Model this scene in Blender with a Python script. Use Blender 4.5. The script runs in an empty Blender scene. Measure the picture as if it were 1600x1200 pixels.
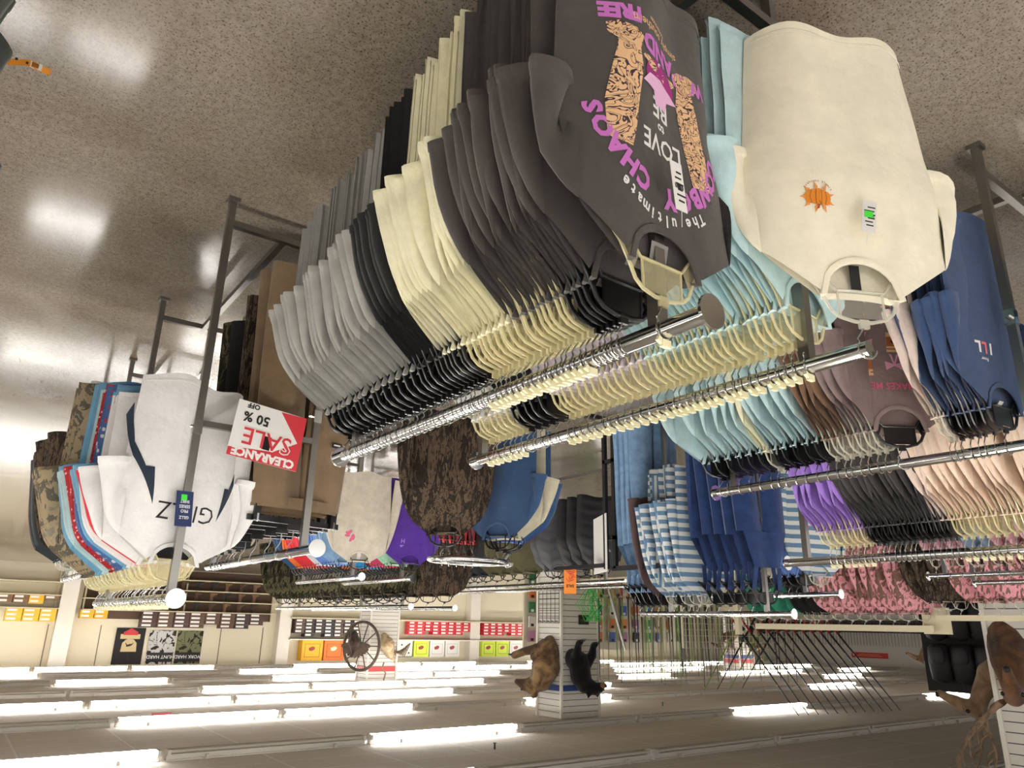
import bpy, bmesh, math, random
from mathutils import Vector, Matrix
from mathutils.geometry import tessellate_polygon
random.seed(11)
SC = bpy.context.scene
COL = SC.collection
PI = math.pi
H = 1.6                       # eye height: z values written "rel" below are measured from the eye

# ------------------------------------------------------------------ camera, world, exposure
def make_camera():
    az, pi_, ro = 0.630892601, 0.317821424, 0.0216205948
    f = Vector((-math.sin(az)*math.cos(pi_), math.cos(az)*math.cos(pi_), -math.sin(pi_)))
    r = Vector((math.cos(az), math.sin(az), 0)); u = r.cross(f)
    r2 = r*math.cos(ro) + u*math.sin(ro); u2 = -r*math.sin(ro) + u*math.cos(ro)
    cd = bpy.data.cameras.new('camera'); cd.sensor_width = 36; cd.lens = 36*1144.67/1600
    cd.clip_start = .02; cd.clip_end = 200
    c = bpy.data.objects.new('camera', cd); COL.objects.link(c)
    M = Matrix((-r2, -u2, -f)).transposed().to_4x4()      # the phone was held upside down
    M.translation = Vector((0, 0, H)); c.matrix_world = M
    SC.camera = c
make_camera()
w = bpy.data.worlds.new('store_ambient'); SC.world = w; w.use_nodes = True
w.node_tree.nodes['Background'].inputs[0].default_value = (1.0, .965, .925, 1)
w.node_tree.nodes['Background'].inputs[1].default_value = 1.35
SC.view_settings.view_transform = 'Standard'; SC.view_settings.look = 'None'
SC.view_settings.exposure = 0.62; SC.view_settings.gamma = 1.0
SC.cycles.transparent_max_bounces = 32
SC.cycles.use_denoising = True
SC.cycles.max_bounces = 6; SC.cycles.sample_clamp_indirect = 4.0
TUBE_STRENGTH = 27.0

# ------------------------------------------------------------------ materials
MATS = {}
def lin(c):
    return tuple((v/255/12.92 if v/255 <= .04045 else ((v/255+.055)/1.055)**2.4) for v in c)
def base(name):
    m = bpy.data.materials.new(name); m.use_nodes = True
    return m, m.node_tree.nodes, m.node_tree.links, m.node_tree.nodes['Principled BSDF']
def plain(name, rgb, rough=.6, metal=0, spec=.5, alpha=1, emit=None, es=0, trans=0):
    if name in MATS: return MATS[name]
    m, n, l, b = base(name)
    b.inputs['Base Color'].default_value = (*lin(rgb), 1)
    b.inputs['Roughness'].default_value = rough; b.inputs['Metallic'].default_value = metal
    b.inputs['Specular IOR Level'].default_value = spec; b.inputs['Alpha'].default_value = alpha
    b.inputs['Transmission Weight'].default_value = trans
    if emit:
        b.inputs['Emission Color'].default_value = (*lin(emit), 1); b.inputs['Emission Strength'].default_value = es
    MATS[name] = m; return m
def ramp(n, l, fac, stops, const=False):
    r = n.new('ShaderNodeValToRGB'); e = r.color_ramp.elements
    if const: r.color_ramp.interpolation = 'CONSTANT'
    while len(e) < len(stops): e.new(.5)
    for i, (p, c) in enumerate(stops): e[i].position = p; e[i].color = (*lin(c), 1)
    l.new(fac, r.inputs[0]); return r.outputs[0]
def tc(n, l, scale=(1, 1, 1), kind='Object', rot=(0, 0, 0)):
    t = n.new('ShaderNodeTexCoord'); mp = n.new('ShaderNodeMapping')
    mp.inputs['Scale'].default_value = scale; mp.inputs['Rotation'].default_value = rot
    l.new(t.outputs[kind], mp.inputs[0]); return mp.outputs[0]
def noise(n, l, vec, scale, detail=3, rough=.5, dist=0):
    t = n.new('ShaderNodeTexNoise'); t.inputs['Scale'].default_value = scale; t.inputs['Detail'].default_value = detail
    t.inputs['Roughness'].default_value = rough; t.inputs['Distortion'].default_value = dist
    l.new(vec, t.inputs['Vector']); return t.outputs['Fac']
def bump(n, l, b, h, s, d=.01):
    k = n.new('ShaderNodeBump'); k.inputs['Strength'].default_value = s; k.inputs['Distance'].default_value = d
    l.new(h, k.inputs['Height']); l.new(k.outputs[0], b.inputs['Normal'])
def cloth(name, rgb, var=.06, rough=.92, sheen=.15):
    if name in MATS: return MATS[name]
    m, n, l, b = base(name)
    v = tc(n, l)
    f = noise(n, l, v, 14, 4, .65)
    lo = tuple(max(0, c*(1-var)) for c in rgb); hi = tuple(min(255, c*(1+var)) for c in rgb)
    l.new(ramp(n, l, f, [(.3, lo), (.7, hi)]), b.inputs['Base Color'])
    b.inputs['Roughness'].default_value = rough; b.inputs['Specular IOR Level'].default_value = .2
    b.inputs['Sheen Weight'].default_value = sheen; b.inputs['Sheen Roughness'].default_value = .6
    bump(n, l, b, noise(n, l, v, 16, 4, .6), .42, .012)
    MATS[name] = m; return m
def stripes(name, a, c, freq, axis=2):
    m, n, l, b = base(name)
    s = n.new('ShaderNodeSeparateXYZ'); l.new(tc(n, l), s.inputs[0])
    k = n.new('ShaderNodeMath'); k.operation = 'MULTIPLY'; k.inputs[1].default_value = freq; l.new(s.outputs[axis], k.inputs[0])
    q = n.new('ShaderNodeMath'); q.operation = 'FRACT'; l.new(k.outputs[0], q.inputs[0])
    l.new(ramp(n, l, q.outputs[0], [(0, a), (.5, c)], True), b.inputs['Base Color'])
    b.inputs['Roughness'].default_value = .9; MATS[name] = m; return m
def camo(name, cols, scale=9, stretch=(1, 1, .45), line=None):
    m, n, l, b = base(name)
    v = tc(n, l, stretch)
    f = noise(n, l, v, scale, 5, .6, 1.2)
    k = len(cols)
    col = ramp(n, l, f, [(0 if i == 0 else .36+.3*(i-1)/max(1, k-2), c) for i, c in enumerate(cols)], True)
    if line:
        f2 = noise(n, l, v, scale*3.2, 3, .6, 2.0)
        mx = n.new('ShaderNodeMix'); mx.data_type = 'RGBA'
        l.new(ramp(n, l, f2, [(0, (0, 0, 0)), (.56, (255, 255, 255))], True), mx.inputs[0])
        l.new(col, mx.inputs[6]); mx.inputs[7].default_value = (*lin(line), 1); col = mx.outputs[2]
    l.new(col, b.inputs['Base Color']); b.inputs['Roughness'].default_value = .9; b.inputs['Specular IOR Level'].default_value = .2
    bump(n, l, b, noise(n, l, tc(n, l), 12, 4, .6), .4, .02)
    MATS[name] = m; return m
def floral(name, bg, blobs, scale=16, th=.33):
    m, n, l, b = base(name)
    v = tc(n, l)
    t = n.new('ShaderNodeTexVoronoi'); t.inputs['Scale'].default_value = scale; l.new(v, t.inputs['Vector'])
    s = n.new('ShaderNodeSeparateColor'); l.new(t.outputs['Color'], s.inputs[0])
    pal = ramp(n, l, s.outputs[0], [(i/len(blobs), c) for i, c in enumerate(blobs)], True)
    ad = n.new('ShaderNodeMath'); ad.operation = 'ADD'; l.new(t.outputs['Distance'], ad.inputs[0])
    nz = n.new('ShaderNodeMath'); nz.operation = 'MULTIPLY'; nz.inputs[1].default_value = .35; l.new(noise(n, l, v, scale*3, 2), nz.inputs[0])
    l.new(nz.outputs[0], ad.inputs[1])
    g = n.new('ShaderNodeMath'); g.operation = 'LESS_THAN'; g.inputs[1].default_value = th+.17; l.new(ad.outputs[0], g.inputs[0])
    mx = n.new('ShaderNodeMix'); mx.data_type = 'RGBA'; l.new(g.outputs[0], mx.inputs[0])
    mx.inputs[6].default_value = (*lin(bg), 1); l.new(pal, mx.inputs[7])
    l.new(mx.outputs[2], b.inputs['Base Color']); b.inputs['Roughness'].default_value = .9
    MATS[name] = m; return m

def floor_mat():
    m, n, l, b = base('polished_concrete')
    v = tc(n, l)
    big = noise(n, l, v, .9, 6, .62, .4)
    col = ramp(n, l, big, [(.28, (108, 97, 84)), (.45, (130, 120, 107)), (.6, (143, 134, 122)), (.78, (118, 106, 88))])
    sp = noise(n, l, v, 150, 2, .6)
    spk = ramp(n, l, sp, [(.36, (70, 62, 54)), (.44, (255, 255, 255)), (.6, (255, 255, 255)), (.68, (255, 255, 255))])
    med = noise(n, l, v, 45, 3, .7)
    medc = ramp(n, l, med, [(.3, (205, 200, 192)), (.6, (255, 255, 255))])
    def mul(a, c, f):
        mx = n.new('ShaderNodeMix'); mx.data_type = 'RGBA'; mx.blend_type = 'MULTIPLY'; mx.inputs[0].default_value = f
        l.new(a, mx.inputs[6]); l.new(c, mx.inputs[7]); return mx.outputs[2]
    col = mul(mul(col, spk, .75), medc, .8)
    # red-tinted stain and saw-cut joints
    v2 = tc(n, l, (.35, .35, .35)); st = noise(n, l, v2, 1.6, 2, .5)
    stc = ramp(n, l, st, [(.62, (255, 255, 255)), (.74, (232, 190, 172))])
    col = mul(col, stc, .7)
    l.new(col, b.inputs['Base Color'])
    rg = n.new('ShaderNodeMapRange'); rg.inputs['To Min'].default_value = .085; rg.inputs['To Max'].default_value = .17
    l.new(noise(n, l, v, 3.5, 4), rg.inputs[0]); l.new(rg.outputs[0], b.inputs['Roughness'])
    b.inputs['Specular IOR Level'].default_value = .34
    bump(n, l, b, sp, .05, .002)
    return m
def ceiling_mat():
    m, n, l, b = base('ceiling_tile')
    v = tc(n, l)
    s = n.new('ShaderNodeSeparateXYZ'); l.new(v, s.inputs[0])
    def grid(out, period, off, wd):
        a = n.new('ShaderNodeMath'); a.operation = 'ADD'; a.inputs[1].default_value = off; l.new(out, a.inputs[0])
        d = n.new('ShaderNodeMath'); d.operation = 'DIVIDE'; d.inputs[1].default_value = period; l.new(a.outputs[0], d.inputs[0])
        f = n.new('ShaderNodeMath'); f.operation = 'FRACT'; l.new(d.outputs[0], f.inputs[0])
        k = n.new('ShaderNodeMath'); k.operation = 'LESS_THAN'; k.inputs[1].default_value = wd/period; l.new(f.outputs[0], k.inputs[0]); return k.outputs[0]
    mx = n.new('ShaderNodeMath'); mx.operation = 'MAXIMUM'
    l.new(grid(s.outputs[0], 1.237, 200*1.237+2.26, .022), mx.inputs[0]); l.new(grid(s.outputs[1], .618, .1, .018), mx.inputs[1])
    sp = ramp(n, l, noise(n, l, v, 60, 3, .7), [(.35, (222, 214, 203)), (.55, (238, 231, 221))])
    mc = n.new('ShaderNodeMix'); mc.data_type = 'RGBA'; l.new(mx.outputs[0], mc.inputs[0]); l.new(sp, mc.inputs[6])
    mc.inputs[7].default_value = (*lin((254, 252, 248)), 1); l.new(mc.outputs[2], b.inputs['Base Color'])
    b.inputs['Roughness'].default_value = .9
    return m
def slat_mat():
    m, n, l, b = base('slatwall_panel')
    s = n.new('ShaderNodeSeparateXYZ'); l.new(tc(n, l), s.inputs[0])
    d = n.new('ShaderNodeMath'); d.operation = 'DIVIDE'; d.inputs[1].default_value = .1016; l.new(s.outputs[2], d.inputs[0])
    f = n.new('ShaderNodeMath'); f.operation = 'FRACT'; l.new(d.outputs[0], f.inputs[0])
    l.new(ramp(n, l, f.outputs[0], [(0, (70, 66, 60)), (.1, (222, 217, 207))], True), b.inputs['Base Color'])
    b.inputs['Roughness'].default_value = .5
    return m
def fur(name, dark, light, scale=5, pos=(.35, .65)):
    m, n, l, b = base(name)
    v = tc(n, l)
    f = noise(n, l, v, scale, 4, .6, .6)
    l.new(ramp(n, l, f, [(pos[0], dark), (pos[1], light)]), b.inputs['Base Color'])
    b.inputs['Roughness'].default_value = .95; b.inputs['Specular IOR Level'].default_value = .15
    b.inputs['Sheen Weight'].default_value = .2
    bump(n, l, b, noise(n, l, tc(n, l, (1, 1, .25)), 90, 3, .7), .6, .02)
    MATS[name] = m; return m

CHROME = plain('chrome', (205, 205, 203), .10, 1)
STEEL = plain('brushed_steel_post', (150, 147, 142), .30, 1)
WIRE = plain('hook_wire', (190, 190, 188), .22, 1)
BLACKP = plain('black_plastic', (16, 16, 17), .28)
BLACKM = plain('black_metal', (20, 19, 19), .4)
CLEARP = plain('clear_plastic', (232, 222, 176), .14, alpha=.62)
CLEARWEB = plain('clear_plastic_web', (224, 214, 170), .12, alpha=.26)
CLEARW = plain('clear_plastic_white', (225, 222, 205), .14, alpha=.5)
CLEARWW = plain('clear_plastic_white_web', (222, 220, 205), .1, alpha=.16)
NUB = plain('size_nub_plastic', (236, 229, 190), .25)
WHITE = plain('white_paint', (232, 226, 214), .5)
CREAMW = plain('cream_wall', (226, 216, 190), .7)
PAPER = plain('white_card', (232, 230, 226), .6)
INK = plain('black_ink', (25, 24, 25), .7)
TUBE_ON = plain('lit_tube', (255, 255, 255), .4, emit=(255, 252, 247), es=TUBE_STRENGTH)
TUBE_OFF = plain('unlit_tube', (196, 190, 178), .3)
HOUSING = plain('fixture_enamel', (205, 200, 190), .45)
GREEN = plain('green_sticker', (70, 220, 60), .6)
GLASS_EYE = plain('glass_eye', (14, 10, 8), .08)

# ------------------------------------------------------------------ mesh builder
class MB:
    def __init__(s): s.v = []; s.f = []
    def add(s, vs, fs):
        o = len(s.v); s.v += [tuple(p) for p in vs]; s.f += [tuple(i+o for i in f) for f in fs]; return s
    def box(s, c, d, rz=0, rx=0, ry=0):
        M = Matrix.Translation(c) @ Matrix.Rotation(rz, 4, 'Z') @ Matrix.Rotation(ry, 4, 'Y') @ Matrix.Rotation(rx, 4, 'X')
        vs = [M @ Vector((x*d[0]/2, y*d[1]/2, z*d[2]/2)) for x in (-1, 1) for y in (-1, 1) for z in (-1, 1)]
        return s.add(vs, [(0, 1, 3, 2), (4, 6, 7, 5), (0, 4, 5, 1), (2, 3, 7, 6), (0, 2, 6, 4), (1, 5, 7, 3)])
    def loft(s, rings, close=True, cap=True):
        n = len(rings[0]); vs = [p for r in rings for p in r]; fs = []
        for i in range(len(rings)-1):
            for j in range(n if close else n-1):
                k = (j+1) % n
                fs.append((i*n+j, i*n+k, (i+1)*n+k, (i+1)*n+j))
        if cap and close:
            fs.append(tuple(range(n-1, -1, -1))); fs.append(tuple((len(rings)-1)*n+j for j in range(n)))
        return s.add(vs, fs)
    def tube(s, pts, r, n=8, cap=True, sq=1.0, closed=False):
        pts = [Vector(p) for p in pts]; m = len(pts)
        rr = r if isinstance(r, (list, tuple)) else [r]*m
        rings = []; ref = None
        for i, p in enumerate(pts):
            if closed: d = pts[(i+1) % m]-pts[i-1]
            else: d = pts[min(i+1, m-1)]-pts[max(i-1, 0)]
            d.normalize()
            if ref is None:
                ref = Vector((0, 1, 0)) if abs(d.y) < .9 else Vector((1, 0, 0))
            a = (ref-d*ref.dot(d)).normalized(); ref = a; b = d.cross(a)
            rings.append([p+a*math.cos(2*PI*k/n)*rr[i]*sq+b*math.sin(2*PI*k/n)*rr[i] for k in range(n)])
        if closed: rings.append(rings[0]); cap = False
        return s.loft(rings, True, cap)
    def ell(s, c, r, n=12, m=8, M=None):
        rings = []
        for i in range(m+1):
            t = PI*i/m
            ring = []
            for k in range(n):
                p = Vector((r[0]*math.sin(t)*math.cos(2*PI*k/n), r[1]*math.sin(t)*math.sin(2*PI*k/n), r[2]*math.cos(t)))
                if M: p = M @ p
                ring.append(p+Vector(c))
            rings.append(ring)
        return s.loft(rings, True, False)
    def disc(s, c, r, axis='y', t=.004, n=20):
        def P(a, o):
            x, y = r*math.cos(a), r*math.sin(a)
            return {'y': (c[0]+x, c[1]+o, c[2]+y), 'z': (c[0]+x, c[1]+y, c[2]+o), 'x': (c[0]+o, c[1]+x, c[2]+y)}[axis]
        return s.loft([[P(2*PI*k/n, -t/2) for k in range(n)], [P(2*PI*k/n, t/2) for k in range(n)]])
    def grid(s, fn, nu, nv):
        vs = [fn(i/nu, j/nv) for j in range(nv+1) for i in range(nu+1)]
        fs = [(j*(nu+1)+i, j*(nu+1)+i+1, (j+1)*(nu+1)+i+1, (j+1)*(nu+1)+i) for j in range(nv) for i in range(nu)]
        return s.add(vs, fs)
    def mesh(s, name, smooth=True, angle=50):
        me = bpy.data.meshes.new(name); me.from_pydata(s.v, [], s.f)
        bm = bmesh.new(); bm.from_mesh(me); bmesh.ops.recalc_face_normals(bm, faces=bm.faces); bm.to_mesh(me); bm.free()
        if smooth:
            me.polygons.foreach_set('use_smooth', [True]*len(me.polygons))
            try: me.set_sharp_from_angle(angle=math.radians(angle))
            except Exception: pass
        me.materials.append(None)
        return me
    def build(s, name, mat, parent=None, loc=None, rz=0, smooth=True):
        return inst(name, s.mesh(name, smooth), mat, parent, loc, rz)
def inst(name, me, mat, parent=None, loc=None, rz=0, rot=None):
    o = bpy.data.objects.new(name, me); COL.objects.link(o)
    if mat is not None:
        o.material_slots[0].link = 'OBJECT'; o.material_slots[0].material = mat
    if parent is not None: o.parent = parent
    if loc is not None: o.location = loc
    if rot is not None: o.rotation_euler = rot
    elif rz: o.rotation_euler = (0, 0, rz)
    return o
USED = set()
def tag(o, label, cat, group=None):
    assert 4 <= len(label.split()) <= 16, label
    if label in USED and not group: print('DUP LABEL', label)
    USED.add(label)
    o['label'] = label; o['category'] = cat
    if group: o['group'] = group
    return o
def thing(name, label, cat, loc=(0, 0, 0), rz=0, group=None):
    o = bpy.data.objects.new(name, None); COL.objects.link(o); o.location = loc; o.rotation_euler = (0, 0, rz)
    o.empty_display_size = .1
    return tag(o, label, cat, group)
def structure(o):
    o['kind'] = 'structure'; return o
ORD = ['first', 'second', 'third', 'fourth', 'fifth', 'sixth', 'seventh', 'eighth', 'ninth', 'tenth', 'eleventh', 'twelfth', 'thirteenth',
       'fourteenth', 'fifteenth', 'sixteenth', 'seventeenth', 'eighteenth', 'nineteenth', 'twentieth', 'twenty-first', 'twenty-second', 'twenty-third', 'twenty-fourth', 'twenty-fifth', 'twenty-sixth', 'twenty-seventh', 'twenty-eighth', 'twenty-ninth', 'thirtieth']
_T = {}
def text_geo(s, size, bold=0.0, align='CENTER'):
    k = (s, size, bold, align)
    if k in _T: return _T[k]
    cu = bpy.data.curves.new('t', 'FONT'); cu.body = s; cu.size = size; cu.offset = bold; cu.align_x = align; cu.resolution_u = 2
    o = bpy.data.objects.new('t', cu); COL.objects.link(o)
    dg = bpy.context.evaluated_depsgraph_get(); me = bpy.data.meshes.new_from_object(o.evaluated_get(dg))
    r = ([(v.co.x, v.co.y) for v in me.vertices], [tuple(p.vertices) for p in me.polygons])
    bpy.data.objects.remove(o); bpy.data.curves.remove(cu); bpy.data.meshes.remove(me)
    _T[k] = r; return r
def poly_geo(pts, cuts=2):
    bm = bmesh.new(); vs = [bm.verts.new((x, y, 0)) for x, y in pts]
    for t in tessellate_polygon([[Vector((x, y, 0)) for x, y in pts]]):
        try: bm.faces.new([vs[i] for i in t])
        except ValueError: pass
    if cuts: bmesh.ops.subdivide_edges(bm, edges=bm.edges[:], cuts=cuts, use_grid_fill=True)
    bm.verts.index_update()
    r = ([(v.co.x, v.co.y) for v in bm.verts], [tuple(v.index for v in f.verts) for f in bm.faces]); bm.free(); return r
def place2d(geo, fn, mb):
    """map flat lettering / shapes (x, z) through fn onto a surface"""
    v, f = geo; mb.add([fn(x, y) for x, y in v], f)
def ellipse(cx, cy, rx, ry, n=20, a=0):
    return [(cx+rx*math.cos(t)*math.cos(a)-ry*math.sin(t)*math.sin(a), cy+rx*math.cos(t)*math.sin(a)+ry*math.sin(t)*math.cos(a)) for t in (2*PI*k/n for k in range(n))]
# ------------------------------------------------------------------ room shell
CZ = H+1.56
structure(MB().box((-15, 10, -.05), (60, 44, .1)).build('floor', floor_mat(), smooth=False))
structure(MB().box((-15, 10, CZ+.05), (60, 44, .1)).build('ceiling', ceiling_mat(), smooth=False))
structure(MB().box((-15, 28.6, CZ/2), (60, .4, CZ)).build('wall_back', CREAMW, smooth=False))
structure(MB().box((-38.2, 10, CZ/2), (.4, 36.8, CZ)).build('wall_left', plain('grey_wall', (205, 201, 192), .7), smooth=False))
for k, (xa, xb) in enumerate(((-3.37, -2.9), (-10.5, -10.05), (-19.0, -18.5))):
    structure(MB().box(((xa+xb)/2, 28.2, CZ/2-.005), (xb-xa, .42, CZ-.02)).build('trim_%d' % (k+1), WHITE, smooth=False))
# thin panel joints on the cream fascia
JM = plain('joint_shadow_gap', (120, 108, 88), .8)
for k, x in enumerate((-2.75, -4.25, -8.1, -9.6)):
    structure(MB().box((x, 28.393, H+.9), (.025, .02, 1.25)).build('trim_%d' % (k+4), JM, smooth=False))

SLAT = slat_mat()
def column(label, x0, y0, x1, y1, bands):
    t = thing('slatwall_column', label, 'column', ((x0+x1)/2, (y0+y1)/2, 0))
    dx, dy = (x1-x0), (y1-y0); h = CZ-.02
    mb = MB().box((0, 0, h/2+.01), (dx-.02, dy-.02, h-.002)); mb.build('panel', SLAT, t, smooth=False)
    for sx in (-1, 1):
        for sy in (-1, 1):
            MB().box((sx*dx/2, sy*dy/2, h/2+.01), (.045, .045, h-.01)).build('corner_trim', WHITE, t, smooth=False)
    for (zb, hh, mat) in bands:
        MB().box((0, 0, zb), (dx+.012, dy+.012, hh)).build('painted_band', mat, t, smooth=False)
    return t
BLUEB = plain('blue_band', (44, 66, 128), .5); REDB = plain('red_band', (196, 62, 62), .5)
column('white slatwall column with a blue band carrying the two bears', -9.98, 10.74, -9.07, 11.42, [(H+1.05, .10, BLUEB)])
column('white slatwall column with a red band and a turkey mount', -10.42, 19.45, -9.55, 20.1, [(H+1.22, .13, REDB)])
column('white slatwall column with red and blue bands behind fishing rods', -26.2, 19.2, -25.3, 19.95, [(H+1.0, .14, BLUEB), (H+1.16, .14, REDB)])
column('white slatwall column with small deer heads near the gun wall', -25.6, 10.9, -24.7, 11.6, [])
column('wide white slatwall column behind the elk head', -9.98, 2.75, -9.07, 3.66, [])

# ------------------------------------------------------------------ ceiling strip lights
LIT = {4.35: [-2, 0, 1], 1.65: [-1, 0, 2], -1.05: [-1, 0, 1], -3.75: [0, 2],  # overhead rows out of view; extra strips set lit to brighten the near racks
       7.1: [-1, 0, 1], 9.85: [0, 2, 5, 8], 13.1: [1, 2, 4, 8], 15.75: [-1, 0, 1, 2, 3, 5, 10],
       18.2: [-1, 2, 3, 4, 7, 9, 10, 12], 21.0: [1, 3, 4, 5, 8, 9, 11, 12], 23.9: [0, -1, 3, 5, 6, 7, 9, 10, 11], 26.2: [-1, 0, 1, 2, 4, 5, 6, 8, 9]}
def fixture_mesh():
    L = 2.48
    h = MB().box((0, 0, 0), (L, .07, .055)).box((0, 0, .034), (L, .12, .014))
    for x in (-.8, .8): h.box((x, -.085, .012), (.035, .05, .05)).box((x, .085, .012), (.035, .05, .05))
    e = MB()
    e.box((0, 0, -.05), (.035, .15, .06))
    t = MB().tube([(-L/2+.04, 0, 0), (L/2-.04, 0, 0)], .019, 10)
    return h.mesh('strip_light', False), e.mesh('lamp_holder', False), t.mesh('tube')
FM = fixture_mesh()
rows_y = sorted(LIT, reverse=True)
for ri, Y in enumerate(rows_y):
    for k in range(-2, 14):
        if Y < 6 and not (-3 <= k <= 5): continue
        if k > 8 and Y < 12: continue
        x = -2.35-2.55*k+1.275
        if x < -36: continue
        on = k in LIT[Y]
        lab = '%s ceiling strip light, %s along the %s row counted from the back wall' % ('lit' if on else 'unlit', ORD[k+2], ORD[ri])
        o = inst('strip_light', FM[0], HOUSING, None, (x, Y-(.8 if Y == 7.1 and k <= 0 else 0), CZ-.04)); tag(o, lab, 'strip light', 'ceiling strip lights')
        for hx in (-1.22, 1.22): inst('lamp_holder', FM[1], HOUSING, o, (hx, 0, 0))
        for s in (-1, 1):
            inst('tube', FM[2], TUBE_ON if on else TUBE_OFF, o, (0, s*.05, -.062))
# small fittings on the ceiling
for i, (x, y, c) in enumerate(((-3.2, 13.9, (150, 60, 60)), (-2.9, 14.2, (205, 200, 190)), (-12.6, 11.6, (60, 52, 48)), (-6.2, 8.7, (60, 52, 48)))):
    nm = ['maroon ceiling tag hanging between the strip light rows', 'round pale smoke detector between the strip light rows', 'dark sprinkler head near the bear column', 'dark sprinkler head over the middle aisle'][i]
    mb = MB()
    if i == 0: mb.box((0, 0, -.035), (.3, .02, .09))
    elif i == 1: mb.loft([[(r*math.cos(a*PI/10), r*math.sin(a*PI/10), z) for a in range(20)] for r, z in ((.07, 0), (.075, -.02), (.05, -.05))])
    else: mb.tube([(0, 0, 0), (0, 0, -.07)], .012).disc((0, 0, -.075), .025, 'z', .006, 12)
    o = mb.build(['ceiling_tag', 'smoke_detector', 'sprinkler_head', 'sprinkler_head'][i], plain('fitting_%d' % i, c, .6), None, (x, y, CZ)); tag(o, nm, 'ceiling fitting')
# ------------------------------------------------------------------ hangers
def hanger_meshes(kind):
    """origin at shirt neck level, bar centre at z = +.118, the plane of the hanger is x-z"""
    b = MB(); web = MB(); hook = MB(); nub = MB()
    r = .0042 if kind != 'black' else .0055
    half = [(.166, -.084), (.14, -.062), (.105, -.028), (.086, .004), (.07, .036), (.052, .05), (.02, .058)]
    top = [(-x, 0, z) for x, z in half] + [(x, 0, z) for x, z in reversed(half)]
    b.tube(top, r, 6, sq=.8)
    b.tube([(-.166, 0, -.086), (-.1, 0, -.066), (-.07, 0, -.03), (-.055, 0, -.012), (.055, 0, -.012), (.07, 0, -.03), (.1, 0, -.066), (.166, 0, -.086)], r*.8, 6)
    b.tube([(-.052, 0, -.012), (-.05, 0, .05)], r*.6, 5).tube([(.052, 0, -.012), (.05, 0, .05)], r*.6, 5)
    b.box((0, 0, .063), (.022, .007, .02))
    web.box((0, 0, .02), (.11, .0012, .06)); web.loft([[(s*x, y, z) for x, z in ((.058, -.016), (.1, -.062), (.15, -.074), (.15, -.058), (.1, -.03), (.075, .02))] for s in (1,) for y in (-.0006, .0006)], True, True)
    web.loft([[(-x, y, z) for x, z in ((.058, -.016), (.1, -.062), (.15, -.074), (.15, -.058), (.1, -.03), (.075, .02))] for y in (-.0006, .0006)], True, True)
    pts = [(0, 0, .06), (.004, 0, .075), (.019, 0, .096)]
    for k in range(0, 13):
        a = -40+k*18; pts.append((.021*math.cos(math.radians(a)), 0, .118+.021*math.sin(math.radians(a))))
    hook.tube(pts, .002, 5)
    nub.box((0, 0, .145), (.022, .009, .014)).box((.013, 0, .141), (.015, .007, .01), ry=.5)
    return b.mesh('hanger'), web.mesh('web', False), hook.mesh('hook'), nub.mesh('size_marker', False)
HG = {'black': hanger_meshes('black'), 'clear': hanger_meshes('clear')}
def add_hanger(kind, loc, rz, label, group, parts=True):
    bm_, wm, hm, nm = HG['black' if kind == 'black' else 'clear']
    mats = {'black': (BLACKP, BLACKP, None), 'clear': (CLEARP, CLEARWEB, NUB), 'white': (CLEARW, CLEARWW, CLEARW)}[kind]
    o = inst('clothes_hanger', bm_, mats[0], None, loc, rz); tag(o, label, 'hanger', group)
    if parts:
        inst('web', wm, mats[1], o)
        inst('hook', hm, WIRE, o)
        if mats[2] and kind == 'clear': inst('size_marker', nm, mats[2], o)
    else:
        inst('hook', hm, WIRE, o)
    return o
def clip_hanger(loc, rz, label, group, w=.4):
    b = MB().box((0, 0, 0), (w, .012, .022)).box((0, 0, .018), (.05, .01, .03))
    o = b.build('clip_hanger', BLACKP, None, loc, rz, False); tag(o, label, 'hanger', group)
    for s in (-1, 1):
        c = MB().box((s*w*.42, -.012, -.02), (.026, .012, .06)).box((s*w*.42, .012, -.02), (.026, .012, .06)); c.build('clip', BLACKP, o, smooth=False)
        MB().box((s*w*.42, -.02, .0), (.008, .006, .03)).build('spring', CHROME, o, smooth=False)
    pts = [(0, 0, .06), (.004, 0, .075), (.019, 0, .096)]
    for k in range(0, 13):
        a = -40+k*18; pts.append((.021*math.cos(math.radians(a)), 0, .118+.021*math.sin(math.radians(a))))
    MB().tube([(0, 0, .02)]+pts, .002, 5).build('hook', WIRE, o)
    return o

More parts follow.
